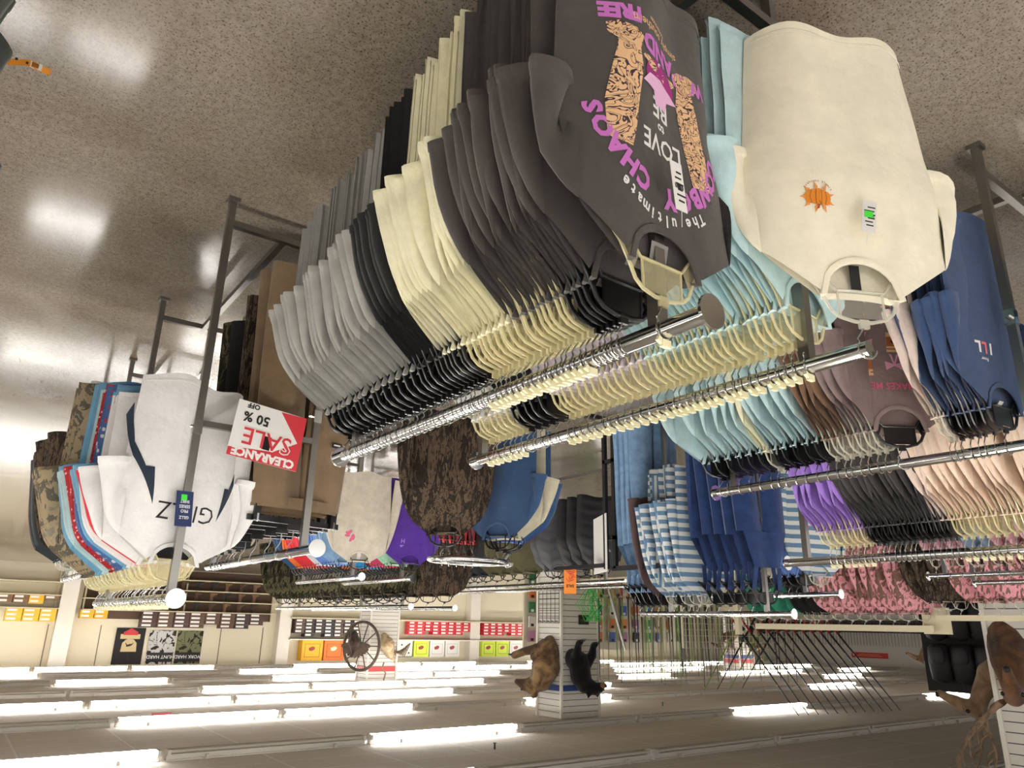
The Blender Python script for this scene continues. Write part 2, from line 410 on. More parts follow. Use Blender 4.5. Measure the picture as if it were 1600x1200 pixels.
# ------------------------------------------------------------------ garments
class Tee:
    """local frame: x across the shoulders, front faces -y, z=0 at the neck, hanging down"""
    def __init__(s, seed, L=.64, sw=.2, aw=.23, hw=.225, drop=.078, neck=.09, scoop=.085, thick=.022, fold=.012, sl=.2, sleeve_w=.15, cuff_w=.125, tw=None, bow=.02, quilt=0, flat=False, ang=80, hem=.012, sth=.03, hood=False):
        s.__dict__.update(locals()); R = random.Random(seed); s.R = R
        s.ph = [R.uniform(0, 6.28) for _ in range(8)]; s.k = [R.uniform(9, 15), R.uniform(22, 30), R.uniform(4, 7)]
        s.bw = R.uniform(-bow, bow); s.lean = R.uniform(-.02, .02); s.flare = R.uniform(.92, 1.04)
        s.tws = tw if tw is not None else (R.uniform(-.35, .35), R.uniform(-.35, .35))
    def zt(s, x, front):
        a = abs(x)
        if a < s.neck:
            d = s.scoop if front else .012
            return -d*math.sqrt(max(0, 1-(a/s.neck)**2))
        return -(a-s.neck)*s.drop/(s.sw-s.neck)
    def half(s, v):
        if v < .34:
            t = v/.34; return s.sw+(s.aw-s.sw)*t*t*(3-2*t)
        t = (v-.34)/.66; return s.aw+(s.hw*s.flare-s.aw)*t
    def y(s, u, v, x, front):
        t = .012+(max(s.thick, .014)-.012)*min(1, v*3)
        prof = max(0, 1-abs(u)**2.6)**.6
        amp = s.fold*min(1, .15+v)
        f = amp*(math.sin(s.k[0]*x+s.ph[0]+1.2*v)+.5*math.sin(s.k[1]*x+s.ph[1]+2*v)+.5*math.sin(s.k[2]*v*3+s.ph[2]+3*x)*.4)*(.35+.65*min(1, 1.6*(1-abs(u)+.25)))
        fb = amp*(math.sin(s.k[0]*x+s.ph[3])+.5*math.sin(s.k[1]*x+s.ph[4]+v))*.8
        q = s.quilt*abs(math.sin(v*PI*7)) if s.quilt else 0
        common = s.bw*u*u*min(1, v*2)+s.lean*v+f
        return common-t*prof-q*prof if front else common+t*prof*1.0+.4*(fb-f)+q*prof
    def P(s, x, z, front=True, off=0):
        """point on the cloth at (x, z)"""
        zt = s.zt(x, front); v = min(1, max(0, (z-zt)/(-s.L-zt)))
        h = s.half(v); u = max(-1, min(1, x/h))
        return (x, s.y(u, v, x, front)+(-off if front else off), z)
    def torso(s):
        mb = MB()
        for front in (True, False):
            def fn(a, b):
                u = -1+2*a; u = math.copysign(abs(u)**.9, u) if u else 0
                x0 = u*s.sw; zt = s.zt(x0, front); v = b
                x = u*s.half(v)
                z = zt+v*(-s.L-zt)+(s.hem*math.sin(5*u+s.ph[5])*v**3)
                return (x, s.y(u, v, x, front), z)
            mb.grid(fn, 26, 20)
        # turned hem band
        for front in (True, False):
            def fh(a, b):
                u = -1+2*a; v = 1-.028*b; x = u*s.half(v)
                zt = s.zt(u*s.sw, front); z = zt+v*(-s.L-zt)+(s.hem*math.sin(5*u+s.ph[5])*v**3)
                return (x*1.003, s.y(u, v, x, front)+(-.0022 if front else .0022)*(1 if b < .7 else .4), z)
            mb.grid(fh, 26, 2)
        return mb.mesh('torso', True, 70)
    def sleeve(s, side):
        mb = MB(); R = random.Random(s.seed*7+side); n = 16
        tip = Vector((s.sw, 0, s.zt(s.sw, True))); pit = Vector((s.half(.34)-.012, 0, -.225))
        an = math.radians(s.ang+R.uniform(-3, 3)); d = Vector((math.cos(an), 0, -math.sin(an)))
        tw = s.tws[0 if side < 0 else 1]; rings = []
        m = 8 if s.sl < .3 else 14
        cc = Vector((s.sw+math.cos(an)*s.sl+.006, 0, tip.z-math.sin(an)*s.sl-.055)); axc = Vector((math.sin(an), 0, math.cos(an)))*s.cuff_w/2
        o2, i2 = cc+axc, cc-axc; o1 = tip+Vector((.055, 0, -.045)) if s.sl < .3 else tip+Vector((.08, 0, -.1)); i1 = pit+Vector((-.004, 0, -.05))
        yb = s.bw; bend = R.uniform(-.02, .02)
        for i in range(m+1):
            t = i/m; q = 1-t
            O = tip*q*q+o1*2*q*t+o2*t*t; I = pit*q*q+i1*2*q*t+i2*t*t
            c = (O+I)/2+Vector((0, yb*min(1, t*2)+bend*t*t, 0)); h = (O-I).length/2; ax = (O-I).normalized()
            nrm = Vector((0, 1, 0)); al = tw*t
            axr = ax*math.cos(al)+nrm*math.sin(al); nr = -ax*math.sin(al)+nrm*math.cos(al)
            th = .006+(s.sth/1.6)*min(1, t*1.5)+.003*math.sin(t*7+s.ph[6])
            wob = .003*math.sin(t*9+s.ph[7])
            rings.append([Vector(c)+axr*(h*math.cos(2*PI*k/n)+wob)+nr*th*math.sin(2*PI*k/n)*(1+.25*math.sin(4*PI*k/n+t*5)) for k in range(n)])
        # cuff stitching step
        last = rings[-1]; cen = sum(last, Vector())/n; dd = d
        rings[-1] = [p-dd*.021 for p in last]; rings.append([cen-dd*.019+(p-cen)*1.035 for p in last]); rings.append([cen+(p-cen)*1.035 for p in last])
        if side < 0: rings = [[Vector((-p.x, p.y, p.z)) for p in r] for r in rings]
        mb.loft(rings, True, False)
        return mb.mesh('sleeve', True, 60)
    def collar(s):
        pts = []
        N = 14
        for i in range(N+1):
            x = -s.neck+2*s.neck*i/N; p = s.P(x, s.zt(x, True)); pts.append(Vector(p)+Vector((0, -.001, .006)))
        for i in range(1, N):
            x = s.neck-2*s.neck*i/N; p = s.P(x, s.zt(x, False), False); pts.append(Vector(p)+Vector((0, .001, .006)))
        return MB().tube(pts, .0085, 6, closed=True, sq=.45).mesh('collar')
    def meshes(s):
        return {'torso': s.torso(), 'sl': s.sleeve(-1) if s.sl else None, 'sr': s.sleeve(1) if s.sl else None, 'collar': s.collar() if s.scoop else None}

def leg_loft(mb, x0, x1, z0, z1, w0, w1, t0, t1, R, n=14, m=12):
    rings = []; ph = R.uniform(0, 6)
    for i in range(m+1):
        t = i/m; cx = x0+(x1-x0)*t; w = w0+(w1-w0)*t; th = t0+(t1-t0)*t
        rings.append([(cx+w*math.cos(2*PI*k/n), th*math.sin(2*PI*k/n)*(1+.3*math.sin(3*2*PI*k/n+ph+t*2))+.012*math.sin(t*5+ph), z0+(z1-z0)*t) for k in range(n)])
    mb.loft(rings, True, False)
def trousers_meshes(seed, L=1.02, w=.2, bib=False, top=0.0):
    R = random.Random(seed); mb = MB()
    for s in (-1, 1): leg_loft(mb, s*w*.5, s*(w*.5+.03), top, top-L, w*.53, .11, .04, .055, R)
    out = {'torso': mb.mesh('legs')}
    if bib:
        b = MB()
        b.grid(lambda a, c: ((-.5+a)*(.2+.14*c), -.03-.008*math.sin(a*9)-.01*math.sin(a*PI), -.16+(top+.16)*c), 12, 8)
        b.grid(lambda a, c: ((-.5+a)*(.16+.2*c), .03+.008*math.sin(a*9), -.2+(top+.2)*c), 12, 8)
        out['bib'] = b.mesh('bib')
        st = MB()
        for s in (-1, 1): st.tube([(s*.09, -.034, -.16), (s*.1, -.012, -.03), (s*.1, .01, -.03), (s*.09, .03, -.2)], .018, 6, sq=.25)
        out['strap'] = st.mesh('straps')
    else:
        wb = MB(); n = 20
        wb.loft([[(w*1.02*math.cos(2*PI*k/n), .045*math.sin(2*PI*k/n), z) for k in range(n)] for z in (top+.01, top-.035)], True, False)
        out['waistband'] = wb.mesh('waistband')
    return out
GK = {}
def garment_proto(kind, var):
    k = (kind, var)
    if k in GK: return GK[k]
    sd = 17*var+sum(map(ord, kind))
    if kind == 'tee': g = Tee(sd).meshes()
    elif kind == 'bigtee': g = Tee(sd, L=.66, sw=.215, aw=.245, hw=.24, sl=.22).meshes()
    elif kind == 'longtee': g = Tee(sd, L=.7, sl=.56, sleeve_w=.13, cuff_w=.1, ang=80, fold=.014).meshes()
    elif kind == 'pyjama': g = Tee(sd, L=.88, sl=.5, sleeve_w=.13, cuff_w=.1, ang=82, hw=.24, fold=.018).meshes()
    elif kind == 'jacket': g = Tee(sd, L=.72, sw=.225, aw=.27, hw=.25, sl=.58, sleeve_w=.18, cuff_w=.12, ang=80, thick=.06, fold=.02, sth=.06, scoop=.05, bow=.03).meshes()
    elif kind == 'vest': g = Tee(sd, L=.64, sw=.19, aw=.25, hw=.24, sl=0, thick=.045, fold=.006, quilt=.016, scoop=.06).meshes()
    elif kind == 'tank': g = Tee(sd, L=.7, sw=.17, aw=.22, hw=.23, sl=0, thick=.02, scoop=.12).meshes()
    elif kind == 'trousers': g = trousers_meshes(sd)
    elif kind == 'overalls': g = trousers_meshes(sd, L=1.0, w=.19, bib=True, top=-.38)
    GK[k] = g; return g
NOUN = {'tee': 'tee_shirt', 'bigtee': 'tee_shirt', 'longtee': 'long_sleeve_shirt', 'pyjama': 'pyjama_top', 'jacket': 'jacket', 'vest': 'quilted_vest', 'tank': 'sleeveless_top', 'trousers': 'trousers', 'overalls': 'dungarees'}
CAT = {'tee': 'shirt', 'bigtee': 'shirt', 'longtee': 'shirt', 'pyjama': 'pyjamas', 'jacket': 'jacket', 'vest': 'vest', 'tank': 'top', 'trousers': 'trousers', 'overalls': 'dungarees'}
def add_garment(kind, var, mat, loc, rz, label, group, meshes=None, trim=None):
    g = meshes or garment_proto(kind, var)
    o = inst(NOUN[kind], g['torso'], mat, None, loc, rz); tag(o, label, CAT[kind], group)
    for key, nm in (('sl', 'sleeve'), ('sr', 'sleeve'), ('collar', 'collar'), ('bib', 'bib'), ('strap', 'shoulder_straps'), ('waistband', 'waistband')):
        if g.get(key): inst(nm, g[key], (trim or mat) if key == 'collar' else mat, o)
    return o
HB = .118
def row(where, X, zr, segs, yaw=0, jit=.055, xj=.012, parts=True, zs=(1, 1)):
    """segs: (kind, colour words, material, y far, y near, n, hanger kind)"""
    for (kind, words, mat, ya, yb, n, hk) in segs:
        nv = 6 if kind in ('tee', 'bigtee') else 4
        for i in range(n):
            t = i/max(1, n-1); y = ya+(yb-ya)*t+random.uniform(-.004, .004)
            loc = (X+random.uniform(-xj, xj)*.3, y, H+zr-HB)
            rz = yaw+random.uniform(-jit, jit)
            o_ = (ORD[i]+' ') if n > 1 else ''
            lab = '%s%s on the %s' % (o_, words, where)
            if n > 1: lab = '%s%s, counted from the far end, on the %s' % (o_, words, where)
            if i == 0 or random.random() < .38: var = random.randrange(nv)
            Ya, Yb = segs[0][3], segs[-1][4]; zk = zs[0]+(zs[1]-zs[0])*(Ya-y)/max(.01, Ya-Yb)
            ob = add_garment(kind, var, mat, loc, rz, lab[0:], words+' on the '+where)
            ob.scale = (1.2 if 'camouflage shirt' in words and kind == 'bigtee' else 1, 1, zk*random.uniform(.965, 1.035))
            hk_ = hk if isinstance(hk, str) else (hk[0] if i < hk[2] else hk[1])
            hn = {'black': 'black hanger', 'clear': 'clear yellowish hanger', 'white': 'clear hanger'}.get(hk_)
            if hn: add_hanger(hk_, loc, rz, '%s holding the %s%s on the %s' % (hn, o_, words, where), hn+'s on the '+where, parts)

# ------------------------------------------------------------------ racks
def rack(label, x0, x1, y0, y1, bars, posts=None, rail_z=.11, mid=True, post_mat=STEEL):
    """two hanging bars along y on four square posts; bars: (x, zrel, ya, yb, caps)"""
    t = thing('garment_rack', label, 'clothes rack', ((x0+x1)/2, (y0+y1)/2, 0))
    ox, oy = (x0+x1)/2, (y0+y1)/2
    for (bx, zr, ya, yb, caps) in bars:
        z = H+zr
        for y in (y0, y1):
            hp = z-.014
            MB().box((bx-ox, y-oy, hp/2), (.026, .026, hp)).box((bx-ox, y-oy, .008), (.045, .045, .016)).build('post', post_mat, t, smooth=False)
            MB().box((bx-ox, y-oy, hp*.62), (.031, .031, .05)).tube([(bx-ox+.016, y-oy, hp*.62), (bx-ox+.035, y-oy, hp*.62)], .008, 8).build('height_lock', CHROME, t, smooth=False)
        b = MB().tube([(bx-ox, ya-oy, z), (bx-ox, yb-oy, z)], .0175, 16).build('hanging_bar', CHROME, t)
        for y in caps:
            MB().disc((bx-ox, y-oy, z), .032, 'y', .006, 24).build('end_cap', CHROME, b)
    for y in (y0, y1):
        MB().box((0, y-oy, rail_z), (abs(x1-x0)-.026, .026, .026)).build('base_rail', post_mat, t, smooth=False)
        if mid: MB().box((0, y-oy, .93), (abs(x1-x0)-.026, .022, .022)).build('cross_rail', post_mat, t, smooth=False)
    MB().box((0, 0, rail_z), (.026, (y1-y0)-.026, .026)).build('long_rail', post_mat, t, smooth=False)
    return t
# ------------------------------------------------------------------ fabrics
GREY = cloth('light_grey_jersey', (150, 149, 143)); BLK = cloth('black_jersey', (17, 17, 18)); CREAM = cloth('cream_jersey', (230, 225, 192))
CHAR = cloth('charcoal_jersey', (66, 61, 58)); AQUA = cloth('aqua_jersey', (186, 214, 217)); PUMP = cloth('off_white_jersey', (236, 229, 206), .03)
LAV = cloth('lavender_white_jersey', (205, 196, 206)); WHT = cloth('white_jersey', (226, 224, 222), .03); TEAL = cloth('pale_teal_jersey', (178, 204, 207))
BROWN = cloth('brown_jersey', (104, 78, 58)); MAUVE = cloth('mauve_grey_jersey', (122, 105, 103)); NAVY = cloth('navy_jersey', (48, 68, 104))
PURP = cloth('lilac_jersey', (150, 116, 196)); DCHAR = cloth('dark_charcoal_jersey', (52, 49, 49)); PEACH = cloth('peach_jersey', (232, 210, 190))
PALEP = cloth('pale_pink_jersey', (214, 196, 186)); KHAKI = cloth('khaki_canvas', (118, 98, 74)); DKGRN = cloth('dark_green_fleece', (36, 42, 36))
DENIM = cloth('light_denim', (126, 160, 194), .1); DDEN = cloth('dark_denim', (36, 58, 104), .12); STRB = stripes('blue_white_stripe', (216, 219, 216), (98, 130, 160), 17)
STRD = stripes('blue_white_upright_stripe', (210, 214, 212), (98, 130, 160), 26, 0)
SKYB = cloth('sky_blue_jersey', (110, 160, 190)); REDC = cloth('red_jersey', (204, 54, 62)); REDSP = floral('red_speckle', (170, 40, 44), [(226, 180, 180), (120, 30, 40)], 70)
CAMOT = camo('tan_duck_camo', [(140, 132, 116), (168, 150, 120), (104, 97, 84), (152, 145, 130)], 22, (1, 1, .8)); CAMOB = camo('bark_camo', [(56, 47, 38), (88, 74, 60), (44, 37, 31), (106, 92, 76)], 26, (1, 1, .22), (34, 28, 24))
CAMOP = camo('pink_camo', [(214, 140, 152), (226, 158, 168), (120, 92, 82), (206, 128, 142)], 15, (1, 1, .6)); CAMOG = camo('green_forest_camo', [(52, 50, 36), (84, 80, 56), (38, 36, 28), (104, 100, 78)], 12, (1, 1, .4), (30, 28, 20))
GREENC = cloth('emerald_jersey', (46, 128, 100)); FLOR = floral('blue_flower_print', (222, 216, 208), [(66, 98, 176), (40, 70, 150), (150, 176, 214)], 26); FLORM = floral('pink_flower_print', (196, 150, 158), [(150, 70, 90), (90, 120, 100), (222, 200, 200)], 30)
TROP = floral('tropical_print', (120, 150, 214), [(216, 60, 70), (40, 60, 130), (214, 222, 236), (60, 96, 190)], 15); ROYAL = cloth('royal_blue', (28, 62, 150)); STEELB = cloth('steel_blue', (48, 76, 112)); TAN = cloth('stone_cotton', (196, 188, 164))
OLIVE = cloth('olive_cotton', (92, 88, 62)); MAROON = cloth('maroon_jersey', (104, 30, 48)); PINK = cloth('raspberry_jersey', (190, 62, 96)); MINT = cloth('mint_jersey', (160, 204, 172)); VIOL = cloth('violet_jersey', (72, 40, 134)); ORNG = cloth('orange_jersey', (214, 110, 44)); CYAN = cloth('cyan_jersey', (44, 140, 190)); STONE = cloth('bone_jersey', (206, 198, 182)); BLUW = cloth('cornflower_cotton', (108, 140, 204)); PUFF = plain('black_nylon', (26, 26, 30), .45); PUFFG = plain('grey_nylon', (70, 70, 76), .5); DGREY = cloth('dark_grey_fleece', (48, 52, 56)); DRED = floral('white_flag_print', (70, 100, 150), [(180, 60, 60), (214, 210, 206), (90, 130, 170)], 40)
LINEN = cloth('denim_shirt', (128, 150, 178)); PLUM = cloth('plum_brown_jersey', (84, 66, 66))

# ------------------------------------------------------------------ first rack: two rails of tee shirts
rack('chrome four-post rack carrying the cowboy tee rail and pumpkin tee rail', -.94, -1.42, .84, 2.11,
     [(-.94, -.51, .72, 2.23, (.72, 2.23)), (-1.42, -.555, .70, 2.15, (2.15,))], mid=False)
W1 = 'cowboy tee rail'
row(W1, -.94, -.51, [('tee', 'light grey tee', GREY, 2.16, 1.62, 15, 'black'), ('tee', 'black tee', BLK, 1.585, 1.475, 5, 'black'),
                     ('tee', 'cream tee', CREAM, 1.45, 1.19, 14, ('black', 'clear', 5)), ('tee', 'charcoal tee', CHAR, 1.165, .925, 14, ('clear', 'black', 9))], zs=(.97, 1.24))
W2 = 'pumpkin tee rail'
row(W2, -1.42, -.555, [('tee', 'white tee', WHT, 2.06, 1.86, 7, 'clear'), ('tee', 'black tee', BLK, 1.83, 1.68, 5, 'black'), ('tee', 'pale lavender tee', LAV, 1.63, 1.27, 13, 'clear'),
                       ('tee', 'aqua tee', AQUA, 1.24, .84, 18, 'clear')], zs=(1, 1.12))
# second rack
rack('chrome four-post rack carrying the navy tee rail and peach tee rail', -2.53, -3.0, .79, 1.88,
     [(-2.53, -.55, .55, 1.98, (1.98,)), (-3.0, -.29, .55, 1.98, (1.98,))], mid=False)
W3 = 'navy tee rail'
row(W3, -2.53, -.55, [('tee', 'pale teal tee', TEAL, 1.90, 1.70, 5, 'black'), ('tee', 'thin cream tee', CREAM, 1.665, 1.665, 1, 'white'), ('tee', 'blue-green tee', TEAL, 1.63, 1.46, 5, 'black'),
                      ('tee', 'brown tee', BROWN, 1.42, 1.33, 4, 'white'), ('tee', 'mauve tee', MAUVE, 1.30, 1.24, 3, 'white'), ('tee', 'pale mauve tee', PALEP, 1.025, 1.01, 2, 'white'), ('tee', 'navy tee', NAVY, .99, .90, 5, 'black')])
W4 = 'peach tee rail'
row(W4, -3.0, -.29, [('tee', 'lilac tee', PURP, 1.76, 1.58, 7, 'clear'), ('tee', 'dark charcoal tee', DCHAR, 1.55, 1.29, 13, 'black'), ('tee', 'pale pink tee', PALEP, 1.27, 1.25, 2, 'black'),
                     ('tee', 'peach tee', PEACH, 1.225, .86, 14, 'clear'), ('pyjama', 'striped nightshirt', STRB, .74, .62, 3, 'black')])

# ------------------------------------------------------------------ featured shirts
PINKP = plain('print_orchid', (196, 112, 190), .8); WHITEP = plain('print_white', (228, 226, 224), .8); TANP = plain('print_tan', (222, 180, 136), .8); DARKP = plain('print_dark_plum', (52, 38, 52), .8)
MAGP = plain('print_magenta', (150, 36, 116), .8); PALEPK = plain('print_pale_pink', (226, 178, 214), .8)
def printed(tee, root, mat, name, off=.0016, zmap=lambda z: z, xs=1, ss=1):
    class X: pass
    mb = MB()
    def add(geo, ox=0, oz=0, rot=0, s=1):
        c, sn = math.cos(rot), math.sin(rot); oz = zmap(oz); ox *= xs; s *= ss
        place2d(geo, lambda x, y: tee.P(ox+s*xs*(x*c-y*sn), oz+s*(x*sn+y*c), True, off), mb)
    X.add = add; X.mb = mb
    X.done = lambda: mb.build(name, mat, root, smooth=False)
    return X
def boot_mat():
    m, n, l, b = base('print_tooled_boot'); v = tc(n, l, (1, .2, 1))
    f = noise(n, l, v, 24, 1, .4, 2.8)
    l.new(ramp(n, l, f, [(0, (226, 184, 140)), (.44, (54, 38, 50)), (.5, (226, 184, 140)), (.60, (54, 38, 50)), (.65, (226, 184, 140))], True), b.inputs['Base Color']); b.inputs['Roughness'].default_value = .8
    return m
def arc_text(p, s, cx, cz, r, a0, a1, size, bold=.004):
    n = len(s)
    for i, ch in enumerate(s):
        if ch == ' ': continue
        a = math.radians(a0+(a1-a0)*i/(n-1)); p.add(text_geo(ch, size, bold), cx+r*math.cos(a), cz+r*math.sin(a), a-PI/2)
def card(parent, name, pts, mat, t=.0012):
    """thin card from four corners"""
    a, b, c, d = [Vector(q) for q in pts]; n = (b-a).cross(d-a).normalized()*t
    return MB().add([a, b, c, d, a+n, b+n, c+n, d+n], [(0, 1, 2, 3), (4, 5, 6, 7), (0, 1, 5, 4), (1, 2, 6, 5), (2, 3, 7, 6), (3, 0, 4, 7)]).build(name, mat, parent, smooth=False)
def price_tag(root, at, w=.032, h=.085, mat=PAPER, lean=.2, sticker=False, lines=6, yaw=0):
    o = MB().box((0, 0, -h/2), (w, .0012, h)).tube([(0, 0, 0), (0, .004, .03)], .0007, 4).build('price_tag', mat, root, at, 0, False)
    o.rotation_euler = (0, lean, yaw)
    k = MB(); R = random.Random(int(h*1e4)+lines)
    for i in range(lines): k.box((-.002+R.uniform(-.003, .003), -.001, -h*(.2+.7*i/lines)), (w*R.uniform(.4, .8), .0006, h*.035))
    for i in range(9): k.box((-w*.35+i*w*.08, -.001, -h*.5), (w*R.uniform(.02, .05), .0007, h*.1))
    k.build('printed_lines', INK if mat is PAPER else WHITEP, o, smooth=False)
    if sticker: MB().box((w*.05, -.0015, -h*.55), (w*.6, .0008, h*.2)).build('green_sticker', GREEN, o, smooth=False)
    return o
def neck_label(tee, root, mat=INK, w=.022, h=.05, txt=None):
    p = MB()
    z0 = tee.zt(0, False)
    p.grid(lambda a, b: ((-.5+a)*w, tee.P(0, z0-.01-h*b, False)[1]-.006-.012*b, z0-.005-h*b), 3, 5)
    o = p.build('neck_label', mat, root)
    return o

ZC = lambda z: -.10+(z+.10)*.9
# cowboy tee
T1 = Tee(3, L=.68, sw=.205, aw=.225, hw=.21, fold=.014, tw=(.3, -.3), thick=.022, sl=.22); T1.k = [19, 31, 5]; T1.ph = [1.9]*8; T1.bw = .05; T1.lean = 0
cow = add_garment('tee', 0, CHAR, (-.94, .825, H-.51-HB), .0, 'charcoal tee with cowboy boot print hanging at the rail end cap', None, T1.meshes())
add_hanger('clear', (-.94, .825, H-.51-HB), .0, 'clear yellow hanger holding the cowboy print tee at the rail end', None)
for wd, a0, a1 in (('COWBOY', 163, 96.6), ('CHAOS', 70.1, 17)):
    p = printed(T1, cow, PINKP, 'pink_lettering', zmap=ZC, xs=.82); arc_text(p, wd, 0, -.37, .19, a0, a1, .060, .003); p.done()
for wd, sz, wx, wz, wr in (('AND', .062, 0, -.545, 0), ('WILD', .05, -.125, -.525, .12), ('FREE', .05, .125, -.60, .05)):
    p = printed(T1, cow, PINKP, wd.lower()+'_lettering', zmap=ZC, xs=.82); p.add(text_geo(wd, sz, .003), wx, wz, wr); p.done()
p = printed(T1, cow, WHITEP, 'white_lettering', zmap=ZC, xs=.82); arc_text(p, 'The ultimate', 0, -.33, .215, 125, 55, .034, .001); p.done()
for wd, sz, wz in (('LOVE', .06, -.30), ('to', .03, -.335), ('BE', .062, -.395)):
    p = printed(T1, cow, WHITEP, wd.lower()+'_lettering', zmap=ZC, xs=.82); p.add(text_geo(wd, sz, .001), 0, wz); p.done()
p = printed(T1, cow, WHITEP, 'white_flower', zmap=ZC); p.add(poly_geo(ellipse(0, 0, .008, .008, 8)), 0, -.487); p.done()
p = printed(T1, cow, TANP, 'small_lettering', zmap=ZC, xs=.82); p.add(text_geo('simply southern', .03, .0004), 0, -.585); p.add(text_geo('COLLECTION', .012, .0004), 0, -.605); p.done()
boot = [(-.035, .16), (.04, .16), (.05, .1), (.055, .02), (.06, -.06), (.045, -.11), (.055, -.15), (.03, -.165), (-.02, -.17), (-.055, -.155), (-.05, -.13), (-.02, -.11), (-.03, -.05), (-.045, .06)]
p = printed(T1, cow, boot_mat(), 'boot_print', zmap=ZC, xs=.82); p.add(poly_geo(boot), -.128, -.375, .1, .86); p.add(poly_geo([(-x, y) for x, y in boot]), .128, -.39, -.1, .86)
p.add(poly_geo(ellipse(0, 0, .038, .011, 14)), -.035, -.47, .2); p.add(poly_geo(ellipse(0, 0, .038, .011, 14)), .035, -.47, -.2); p.done()
p = printed(T1, cow, MAGP, 'mirror_ball_print', zmap=ZC, xs=.82); p.add(poly_geo(ellipse(0, 0, .062, .042, 20)), 0, -.447); p.done()
p = printed(T1, cow, PALEPK, 'pink_hat_print', .0026, ZC, .82); p.add(poly_geo([(-.072, -.005), (-.03, .006), (-.02, .035), (0, .03), (.022, .036), (.03, .006), (.072, 0), (.05, -.024), (0, -.032), (-.045, -.02)]), 0, -.415); p.done()
price_tag(cow, (.0, -.055, -.1), .036, .1, lean=-.12, yaw=-.1)
neck_label(T1, cow, plain('grey_label', (120, 118, 118), .8), .045, .04)

# pumpkin tee
T2 = Tee(8, L=.655, sw=.215, aw=.235, hw=.195, fold=.008, tw=(.3, -.3), thick=.05, sl=.2, hem=.01, drop=.085); T2.bw = .02; T2.lean = 0
pk = add_garment('tee', 0, PUMP, (-1.42, .705, H-.555-HB), -.42+.9, 'off-white tee with small pumpkin print hanging on the end of its rail', None, T2.meshes())
add_hanger('white', (-1.42, .705, H-.555-HB), -.42+.9, 'clear hanger with a window plate holding the pumpkin tee', None)
ORP = plain('print_orange', (214, 130, 34), .8); DOR = plain('print_dark_orange', (150, 76, 24), .8); LEAF = plain('print_leaf', (222, 150, 84), .8)
p = printed(T2, pk, LEAF, 'leaf_print'); R = random.Random(2)
for i in range(9):
    a = i*.7; p.add(poly_geo([(0, .0), (.005, .008), (.003, .011), (.0, .02), (-.003, .011), (-.005, .008)], 0), .095+.022*math.cos(a), -.205+.016*math.sin(a), a-PI/2)
p.done()
p = printed(T2, pk, ORP, 'pumpkin_print', .0024)
for k in (-.02, -.01, 0, .01, .02): p.add(poly_geo(ellipse(k, 0, .0105, .0195-abs(k)*.2, 14), 0), .095, -.205)
p.done()
p = printed(T2, pk, DOR, 'pumpkin_ribs', .0032)
for k in (-.016, -.006, .006, .016): p.add(poly_geo([(k-.0007, .016), (k+.0007, .016), (k*1.25+.0007, 0), (k+.0007, -.016), (k-.0007, -.016), (k*1.25-.0007, 0)], 0), .095, -.205)
p.add(poly_geo([(-.003, .017), (.003, .017), (.005, .028), (0, .026)], 0), .095, -.205)
arc_text(p, 'simply southern', .095, -.205, .035, 215, 325, .008, .0001); p.done()
price_tag(pk, (.0, -.055, -.125), .03, .075, lean=.18, sticker=True, yaw=.1)
neck_label(T2, pk, INK, .024, .06)

STW = plain('stitch_thread', (240, 236, 222), .8); STG = plain('stitch_grey', (92, 86, 82), .8)
def stitches(tee, root, mat):
    for v in (.955, .962):
        pts = []
        for k in range(41):
            u = -.97+1.94*k/40; x = u*tee.half(v); zt = tee.zt(u*tee.sw, True); z = zt+v*(-tee.L-zt)+(tee.hem*math.sin(5*u+tee.ph[5])*v**3)
            pts.append(Vector((x, tee.y(u, v, x, True)-.0035, z)))
        MB().tube(pts, .0007, 4).build('hem_stitching', mat, root)
stitches(T1, cow, STG); stitches(T2, pk, STW); 
# mauve coffee tee and navy tee faces
T3 = Tee(5, L=.66, fold=.006, thick=.03, tw=(.5, -.5)); T3.bw = .03; T3.lean = 0
mv = add_garment('tee', 0, MAUVE, (-2.53, 1.185, H-.55-HB), .62, 'mauve tee with coffee and pink bow print facing the aisle', None, T3.meshes())
add_hanger('black', (-2.53, 1.185, H-.55-HB), .62, 'black hanger holding the mauve coffee print tee', None)
PKT = plain('print_rose', (206, 96, 128), .8); PKB = plain('print_bow_pink', (208, 150, 178), .8); RUST = plain('print_rust', (164, 92, 52), .8)
p = printed(T3, mv, PKT, 'rose_lettering'); p.add(text_geo('COFFEE MAKES ME NICER', .034, .0006), 0, -.165); p.done()
bow = [(0, .004), (.03, .02), (.034, -.012), (.004, -.002), (.018, -.04), (.008, -.036), (0, -.006), (-.008, -.036), (-.018, -.04), (-.004, -.002), (-.034, -.012), (-.03, .02)]
pb = printed(T3, mv, PKB, 'bow_print'); pt = printed(T3, mv, TANP, 'cup_print'); pr = printed(T3, mv, RUST, 'cup_band_print', .0026); pd = printed(T3, mv, DARKP, 'cup_line_print', .003)
cup = [(-.02, .035), (.02, .035), (.024, .045), (-.024, .045), (-.02, .035), (-.017, -.035), (.017, -.035), (.02, .035)]
for i in range(3):
    for j in range(4):
        x, z = -.1+.1*i, -.23-.085*j
        if (i+j) % 2: pb.add(poly_geo(bow), x, z)
        else:
            pt.add(poly_geo([(-.024, .04), (.024, .04), (.018, -.035), (-.018, -.035)]), x, z); pr.add(poly_geo([(-.022, .018), (.022, .018), (.019, -.018), (-.019, -.018)]), x, z)
            pd.add(poly_geo([(-.023, .03), (.023, .03), (.023, .027), (-.023, .027)], 0), x, z); pd.add(poly_geo(ellipse(0, 0, .007, .007, 10), 0), x, z)
for q in (pb, pt, pr, pd): q.done()
